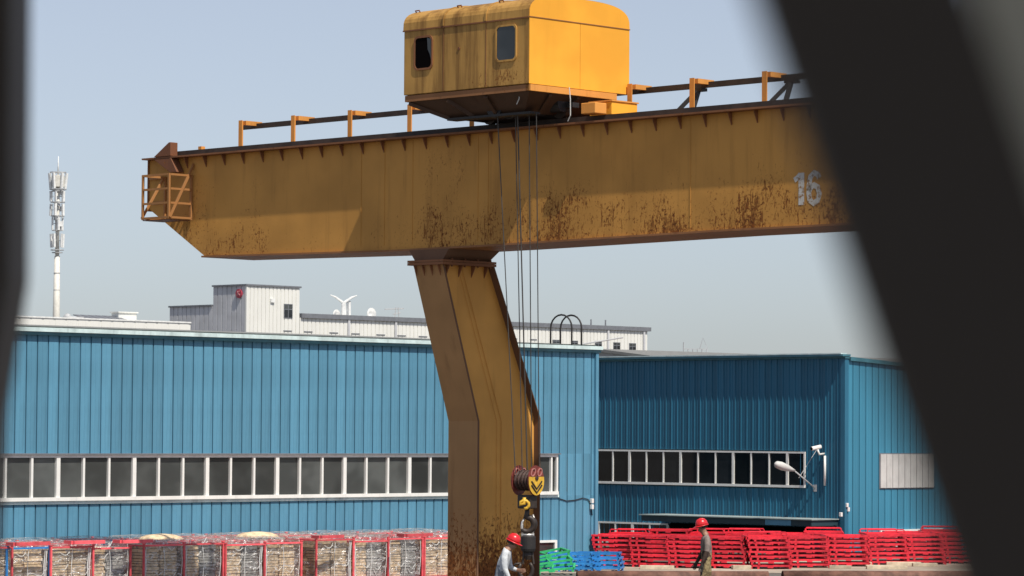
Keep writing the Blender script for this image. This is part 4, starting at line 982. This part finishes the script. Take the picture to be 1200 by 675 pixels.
p = onz(677, 669.5, 0); fstack((p.x, p.y), 4, R_(38), 'blue', 'stack touching the red racks', (-.015, 0))
p = onz(633, 668, 0); fstack((p.x - .6, p.y - .3), 3, R_(3), 'blue', 'stack peeping out behind the crane leg')
p = onz(622, 674, 0)
for k in range(3):
    o = bpy.data.objects.new('steel_rack', FM['green']); C.objects.link(o); o.location = W((p.x + .05 * k, p.y - .1 * k, k * .15)); o.rotation_euler = (R_(4 - k), R_(-5 - 3 * k), -TH + R_(42 + 7 * k))
    tag(o, '%s of the tilted green steel racks beside the crane leg' % ('bottom', 'middle', 'topmost')[k], 'steel rack', 'tilted green racks')

# ================================================================== PIPES, PLANKS
def pipe(x0, x1, y, r, lab):
    a = onz(x0, y, 2 * r); b = onz(x1, y + .4, 2 * r); d = Vector(b) - Vector(a); L = math.hypot(d.x, d.y); e = Vector((d.x / L, d.y / L, 0))
    m = MB(); n = 20; pr = [(r, 0), (r, L), (r * .9, L), (r * .9, 0)]
    vs = []; side = Vector((-e.y, e.x, 0)); up = Vector((0, 0, 1))
    for (q, z) in pr:
        for j in range(n): t_ = 2 * math.pi * j / n; vs.append(e * z + side * q * math.cos(t_) + up * (r + q * math.sin(t_)))
    m.add(vs, [(i * n + j, i * n + (j + 1) % n, ((i + 1) % 4) * n + (j + 1) % n, ((i + 1) % 4) * n + j) for i in range(4) for j in range(n)])
    o = single(m, 'steel_pipe', 'pipe_rust', (a.x, a.y, 0), True); tag(o, lab, 'pipe', 'rusty pipes on the yard')
pipe(676, 900, 668.8, .17, 'rusty brown steel pipe lying before the blue racks and the walking worker')
pipe(917, 1180, 668.6, .17, 'dark rusty pipe lying before the rightmost red rack stacks')
pk = random.Random(2)
planks = [(1003, 663.5, 40, 0), (1030, 664.5, 30, 3), (1060, 663, 42, -2), (1085, 664, 30, 4), (1040, 667, 48, 1), (985, 666.5, 26, -5), (700, 666.5, 60, 1), (770, 667.2, 40, -2), (870, 667.6, 22, 8)]
PL = ['left end of the timber pile by the right stacks', 'short one in the timber pile by the right stacks', 'longest at the back of the timber pile by the right stacks', 'right end of the timber pile by the right stacks', 'front of the timber pile by the right stacks', 'stray just left of the timber pile', 'before the first red stacks', 'before the third red stack', 'right of the walking worker']
for k, (x, y, wpx, rz_) in enumerate(planks):
    p = onz(x - wpx / 2, y, 0); L = wpx * 84 / FPX; h = pk.uniform(.05, .11); dd = pk.uniform(.14, .3)
    m = MB().box((0, 0, 0), (L, dd, h)); o = single(m, 'timber_plank', 'timber', (p.x, p.y, 0.001 + (.11 if k in (2,) else 0)), bevel=.008, rz=TH + R_(rz_))
    if k == 2: o.location.z = .001
    tag(o, 'pale weathered timber, ' + PL[k], 'plank', 'timber pieces on the ground')

# ================================================================== WORKERS
def skin_person(name, label, base, rz, J, mats, helmet_tilt, hair=True):
    """J: joint name -> (x forward, y left, z up); one continuous skinned body"""
    root = bpy.data.objects.new(name, None); C.objects.link(root); root.location = W(base); root.rotation_euler = (0, 0, rz); root.empty_display_size = .2
    tag(root, label, 'person')
    chains = [(['pelvis', 'waist', 'chest', 'neck0', 'neck', 'head0', 'head1', 'crown'], [.145, .135, .155, .092, .064, .078, .092, .070]),
              (['head1', 'nose'], [.092, .014]), (['head1', 'earl'], [.092, .018]), (['head1', 'earr'], [.092, .018]), (['head0', 'chin'], [.075, .03])]
    for s in 'lr':
        chains += [(['chest', 'sh' + s, 'el' + s, 'fo' + s, 'wr' + s, 'pa' + s], [.155, .078, .058, .050, .034, .036]),
                   (['pelvis', 'hip' + s, 'th' + s, 'kn' + s, 'ca' + s, 'an' + s, 'ba' + s, 'to' + s], [.145, .10, .092, .066, .062, .047, .045, .032])]
    idx = {}; vs = []; es = []; rad = []; zone = []
    def vid(n, p, r):
        if n not in idx: idx[n] = len(vs); vs.append(p); rad.append(r)
        return idx[n]
    for names, rads in chains:
        for i, n in enumerate(names):
            vid(n, J[n], rads[i])
            if i: es.append((idx[names[i - 1]], idx[n]))
    for s in 'lr':                                   # fingers and thumb
        pa, wr = Vector(J['pa' + s]), Vector(J['wr' + s]); d = (pa - wr).normalized(); side = d.cross(Vector((0, 1 if s == 'l' else -1, .2))).normalized(); curl = d.cross(side).normalized() * (-1 if s == 'l' else 1)
        for f_, (o_, L) in enumerate(((-.030, .062), (-.010, .075), (.011, .070), (.030, .055))):
            a = pa + side * o_ + d * .03; m_ = a + d * L * .55 + curl * .008; e = m_ + d * L * .4 + curl * .025
            for nm, p, r in (('fa', a, .0105), ('fb', m_, .0095), ('fc', e, .0075)): vid('%s%s%d' % (nm, s, f_), tuple(p), r)
            es += [(idx['pa' + s], idx['fa%s%d' % (s, f_)]), (idx['fa%s%d' % (s, f_)], idx['fb%s%d' % (s, f_)]), (idx['fb%s%d' % (s, f_)], idx['fc%s%d' % (s, f_)])]
        a = pa - side * .035 - d * .01; b = a - side * .025 + d * .03
        vid('ta' + s, tuple(a), .012); vid('tb' + s, tuple(b + d * .02), .009); es += [(idx['pa' + s], idx['ta' + s]), (idx['ta' + s], idx['tb' + s])]
    me = bpy.data.meshes.new('body_skeleton'); me.from_pydata(vs, es, []); tmp = bpy.data.objects.new('tmp_body', me); C.objects.link(tmp)
    sm = tmp.modifiers.new('skin', 'SKIN'); sm.use_smooth_shade = True; sm.branch_smoothing = .4
    for i, sv in enumerate(me.skin_vertices[0].data):
        k = 1.0; sv.radius = (rad[i], rad[i]); sv.use_root = (i == idx['pelvis'])
    for n, fx in (('chest', (1.15, 1.0)), ('waist', (1.05, .98)), ('pelvis', (1.1, 1.0)), ('neck0', (1.25, 1.1))):
        sv = me.skin_vertices[0].data[idx[n]]; sv.radius = (rad[idx[n]] * fx[0], rad[idx[n]] * fx[1])
    tmp.modifiers.new('sub', 'SUBSURF').levels = 2
    dg = bpy.context.evaluated_depsgraph_get(); bme = bpy.data.meshes.new_from_object(tmp.evaluated_get(dg)); bpy.data.objects.remove(tmp)
    bme.name = 'body'; bme.materials.clear()
    order = ['skin', mats['top'], mats['bottom'], mats['arm'], mats['hand'], 'shoe']
    for m_ in order: bme.materials.append(MATS[m_])
    # zones by nearest bone
    bones = []
    def bz(a, b, z): bones.append((Vector(J[a]), Vector(J[b]), z))
    bz('pelvis', 'waist', 2); bz('waist', 'chest', 1); bz('chest', 'neck0', 1); bz('neck', 'head1', 0); bz('head1', 'crown', 0); bz('neck0', 'neck', 0)
    for s in 'lr':
        bz('chest', 'sh' + s, 1); bz('sh' + s, 'el' + s, 1); bz('el' + s, 'wr' + s, 3); bz('wr' + s, 'pa' + s, 4)
        bz('hip' + s, 'kn' + s, 2); bz('kn' + s, 'an' + s, 2); bz('an' + s, 'to' + s, 5); bz('pelvis', 'hip' + s, 2)
        pa = Vector(J['pa' + s]); bones.append((pa, pa + (pa - Vector(J['wr' + s])).normalized() * .13, 4))
    for p in bme.polygons:
        c = p.center; best = None
        for a, b, z in bones:
            d = b - a; t_ = max(0, min(1, (c - a).dot(d) / d.length_squared)); dist = (c - a - d * t_).length
            if best is None or dist < best[0]: best = (dist, z)
        p.material_index = best[1]; p.use_smooth = True
    body = bpy.data.objects.new('body', bme); C.objects.link(body); body.parent = root
    # helmet: shell, brim, ridge
    hc_ = (Vector(J['head1']) + Vector(J['crown'])) / 2 + Vector((0, 0, .0))
    m = MB(); n = 20; prof = [(.128, -.012), (.126, .02), (.118, .06), (.098, .098), (.062, .124), (.012, .134)]
    m.lathe(prof, 0, 0, n)
    hel = bpy.data.objects.new('helmet', m.mesh('helmet', 'helmet_red', smooth=True)); C.objects.link(hel); hel.parent = root
    hel.location = hc_; hel.rotation_euler = (0, helmet_tilt, 0); hel.scale = (1.0, .88, .92)
    br = MB(); k = 24; inner = []; outer = []
    for j in range(k):
        q = 2 * math.pi * j / k; e = .012 + .05 * max(0, math.cos(q)) ** 1.5
        inner.append((.126 * math.cos(q), .126 * math.sin(q), -.008)); outer.append(((.128 + e) * math.cos(q), (.128 + e) * math.sin(q), -.022))
    br.add(inner + outer + [(x, y, z - .008) for x, y, z in outer] + [(x, y, z - .010) for x, y, z in inner], [(a * k + j, a * k + (j + 1) % k, ((a + 1) % 4) * k + (j + 1) % k, ((a + 1) % 4) * k + j) for a in range(4) for j in range(k)])
    b_ = bpy.data.objects.new('brim', br.mesh('brim', 'helmet_red', smooth=True)); C.objects.link(b_); b_.parent = hel
    rg = bpy.data.objects.new('ridge', MB().tube([(.115, 0, .05), (.07, 0, .115), (0, 0, .137), (-.07, 0, .115), (-.115, 0, .05)], .012, 6).mesh('ridge', 'helmet_red', smooth=True)); C.objects.link(rg); rg.parent = hel
    # hair under the rim at the back and sides
    h0 = Vector(J['head1']); hm = MB(); hm.lathe([(.085, -.055), (.099, -.02), (.101, .03), (.09, .06)], 0, 0, 16)
    ho = bpy.data.objects.new('hair', hm.mesh('hair', 'hair', smooth=True)); C.objects.link(ho); ho.parent = root; ho.location = h0 + Vector((-.020, 0, .012)); ho.rotation_euler = (0, helmet_tilt, 0); ho.scale = (1.0, .98, 1)
    for s in (-1, 1):
        e = MB(); e.lathe([(.003, -.009), (.009, -.004), (.009, .004), (.003, .009)], 0, 0, 8)
        eo = bpy.data.objects.new('eye', e.mesh('eye', 'hair', smooth=True)); C.objects.link(eo); eo.parent = root
        f_ = (Vector(J['nose']) - h0); f_.z = 0; eo.location = h0 + f_.normalized() * .088 + Vector((0, .032 * s, .012))
    return root

def base_pose(): return {}
# walking worker, seen side-on facing left
pw = onY(828, 640, 66.0)
J = dict(pelvis=(0, 0, .95), waist=(.0, 0, 1.10), chest=(.01, 0, 1.30), neck0=(.02, 0, 1.44), neck=(.055, 0, 1.50), head0=(.085, 0, 1.56), head1=(.10, 0, 1.625), crown=(.10, 0, 1.675), nose=(.205, 0, 1.585), chin=(.165, 0, 1.525), earl=(.085, .088, 1.60), earr=(.085, -.088, 1.60),
         shl=(.01, .185, 1.385), ell=(.02, .225, 1.12), fol=(.06, .225, 1.03), wrl=(.115, .215, .88), pal=(.135, .21, .81), shr=(.01, -.185, 1.385), elr=(.03, -.225, 1.12), for_=(0, 0, 0), wrr=(.17, -.20, .89), par=(.195, -.195, .83),
         hipl=(0, .095, .90), thl=(.05, .10, .72), knl=(.10, .10, .50), cal=(.07, .10, .35), anl=(.04, .10, .085), bal=(.14, .10, .05), tol=(.21, .10, .035), hipr=(0, -.095, .90), thr=(-.04, -.10, .72), knr=(-.04, -.10, .50), car=(-.12, -.10, .36), anr=(-.22, -.10, .12), bar=(-.14, -.10, .055), tor=(-.08, -.10, .035))
J['for'] = (.08, -.22, 1.04); del J['for_']
skin_person('person', 'worker in a red hard hat, brown tee and camouflage trousers walking before the red racks', (pw.x, pw.y, 0), math.pi + R_(4), J, dict(top='tee_cloth', bottom='camo_cloth', arm='dark_sleeve', hand='glove'), R_(14))
# stooping worker beside the hook, facing right
pw = onY(587, 650, 59.3)
J = dict(pelvis=(0, 0, .93), waist=(.03, 0, 1.07), chest=(.08, 0, 1.235), neck0=(.13, 0, 1.365), neck=(.165, 0, 1.41), head0=(.205, 0, 1.45), head1=(.225, 0, 1.51), crown=(.23, 0, 1.555), nose=(.325, 0, 1.46), chin=(.275, 0, 1.405), earl=(.205, .088, 1.485), earr=(.205, -.088, 1.485),
         shl=(.09, .19, 1.305), ell=(.13, .24, 1.05), fol=(.17, .235, 1.02), wrl=(.27, .21, .99), pal=(.33, .19, .985), shr=(.09, -.19, 1.305), elr=(.10, -.23, 1.04), wrr=(.20, -.22, .83), par=(.225, -.215, .76),
         hipl=(-.01, .095, .88), thl=(.03, .10, .70), knl=(.06, .10, .49), cal=(.02, .10, .34), anl=(-.03, .10, .085), bal=(.07, .10, .05), tol=(.14, .10, .035), hipr=(-.01, -.095, .88), thr=(-.03, -.10, .70), knr=(-.03, -.10, .49), car=(-.08, -.10, .34), anr=(-.13, -.10, .085), bar=(-.03, -.10, .05), tor=(.04, -.10, .035))
J['for'] = (.14, -.235, .95)
skin_person('person', 'stooping worker in a red hard hat and pale grey jacket beside the hanging hook', (pw.x, pw.y, 0), R_(-8), J, dict(top='jacket_cloth', bottom='grey_trousers', arm='jacket_cloth', hand='skin'), R_(24))

# ================================================================== DARK FOREGROUND POSTS IN AN ADDED WALKWAY, ROOFED TO BLOCK THE SUN
wk = bpy.data.objects.new('added_walkway', None); C.objects.link(wk); wk.location = (0, 0, 0)
tag(wk, 'dark out-of-focus steel posts of an added walkway roofed against the sun, left and right picture edges', 'walkway')
def wpart(mb, name):
    o = bpy.data.objects.new(name, mb.mesh(name, 'black_paint')); C.objects.link(o); o.parent = wk; return o
def wxyz(x, y, Y):
    d = ROT @ Vector(((x - 600) / FPX, -(y - 337.5) / FPX, -1.0)); t_ = Y / d.y; return Vector((d.x * t_, Y, CAMH + d.z * t_))
FL, RO = 1.95, 4.55
# sloping brace on the right, 0.6 m away
Yb = .62
a, b = wxyz(881, 0, Yb), wxyz(1110, 675, Yb); d = (b - a) / (b.z - a.z)
top, bot = a + d * (RO - a.z), a + d * (FL - a.z)
wpart(MB().hexa([(bot.x, Yb - .012, FL), (bot.x + .0405, Yb - .012, FL), (bot.x + .0405, Yb, FL), (bot.x, Yb, FL)], [(top.x, Yb - .012, RO), (top.x + .0405, Yb - .012, RO), (top.x + .0405, Yb, RO), (top.x, Yb, RO)]), 'sloping_brace')
Ys = .95
ps = wxyz(1135, 100, Ys)
o = wpart(MB().box((ps.x, Ys - .03, FL), (ps.x + .6, Ys, RO)), 'side_panel'); o.data.materials[0] = MATS['beige_panel']
Yp = 1.9
e1, e2, e3, e4 = wxyz(36, 0, Yp), wxyz(34, 330, Yp), wxyz(10, 480, Yp), wxyz(0, 675, Yp)
pl_ = [(e1.x - .16, RO), (e1.x - .16, FL), (e4.x, FL), (e4.x, e4.z), (e3.x, e3.z), (e2.x, e2.z), (e1.x, e1.z), (e1.x, RO)]
wpart(MB().prism(pl_, 'v', Yp - .08, Yp), 'post')
wpart(MB().box((-1.4, -1.6, FL - .15), (1.6, 2.1, FL - .002)), 'deck')
wpart(MB().box((-1.6, -3.2, RO + .002), (3.2, 2.1, RO + .1)), 'sun_blocking_roof')  # unseen roof, added to keep direct sun off the brace and post
wpart(MB().box((-1.4, -1.7, FL), (1.6, -1.602, FL + 1.1)), 'added_rear_parapet')
for x in (-1.2, 1.4):
    for y in (-1.4, 1.9):
        wpart(MB().box((x - .08, y - .08, 0), (x + .08, y + .08, FL - .152)), 'column'); wpart(MB().box((x - .04, y - .04, FL), (x + .04, y + .04, RO)), 'roof_post')
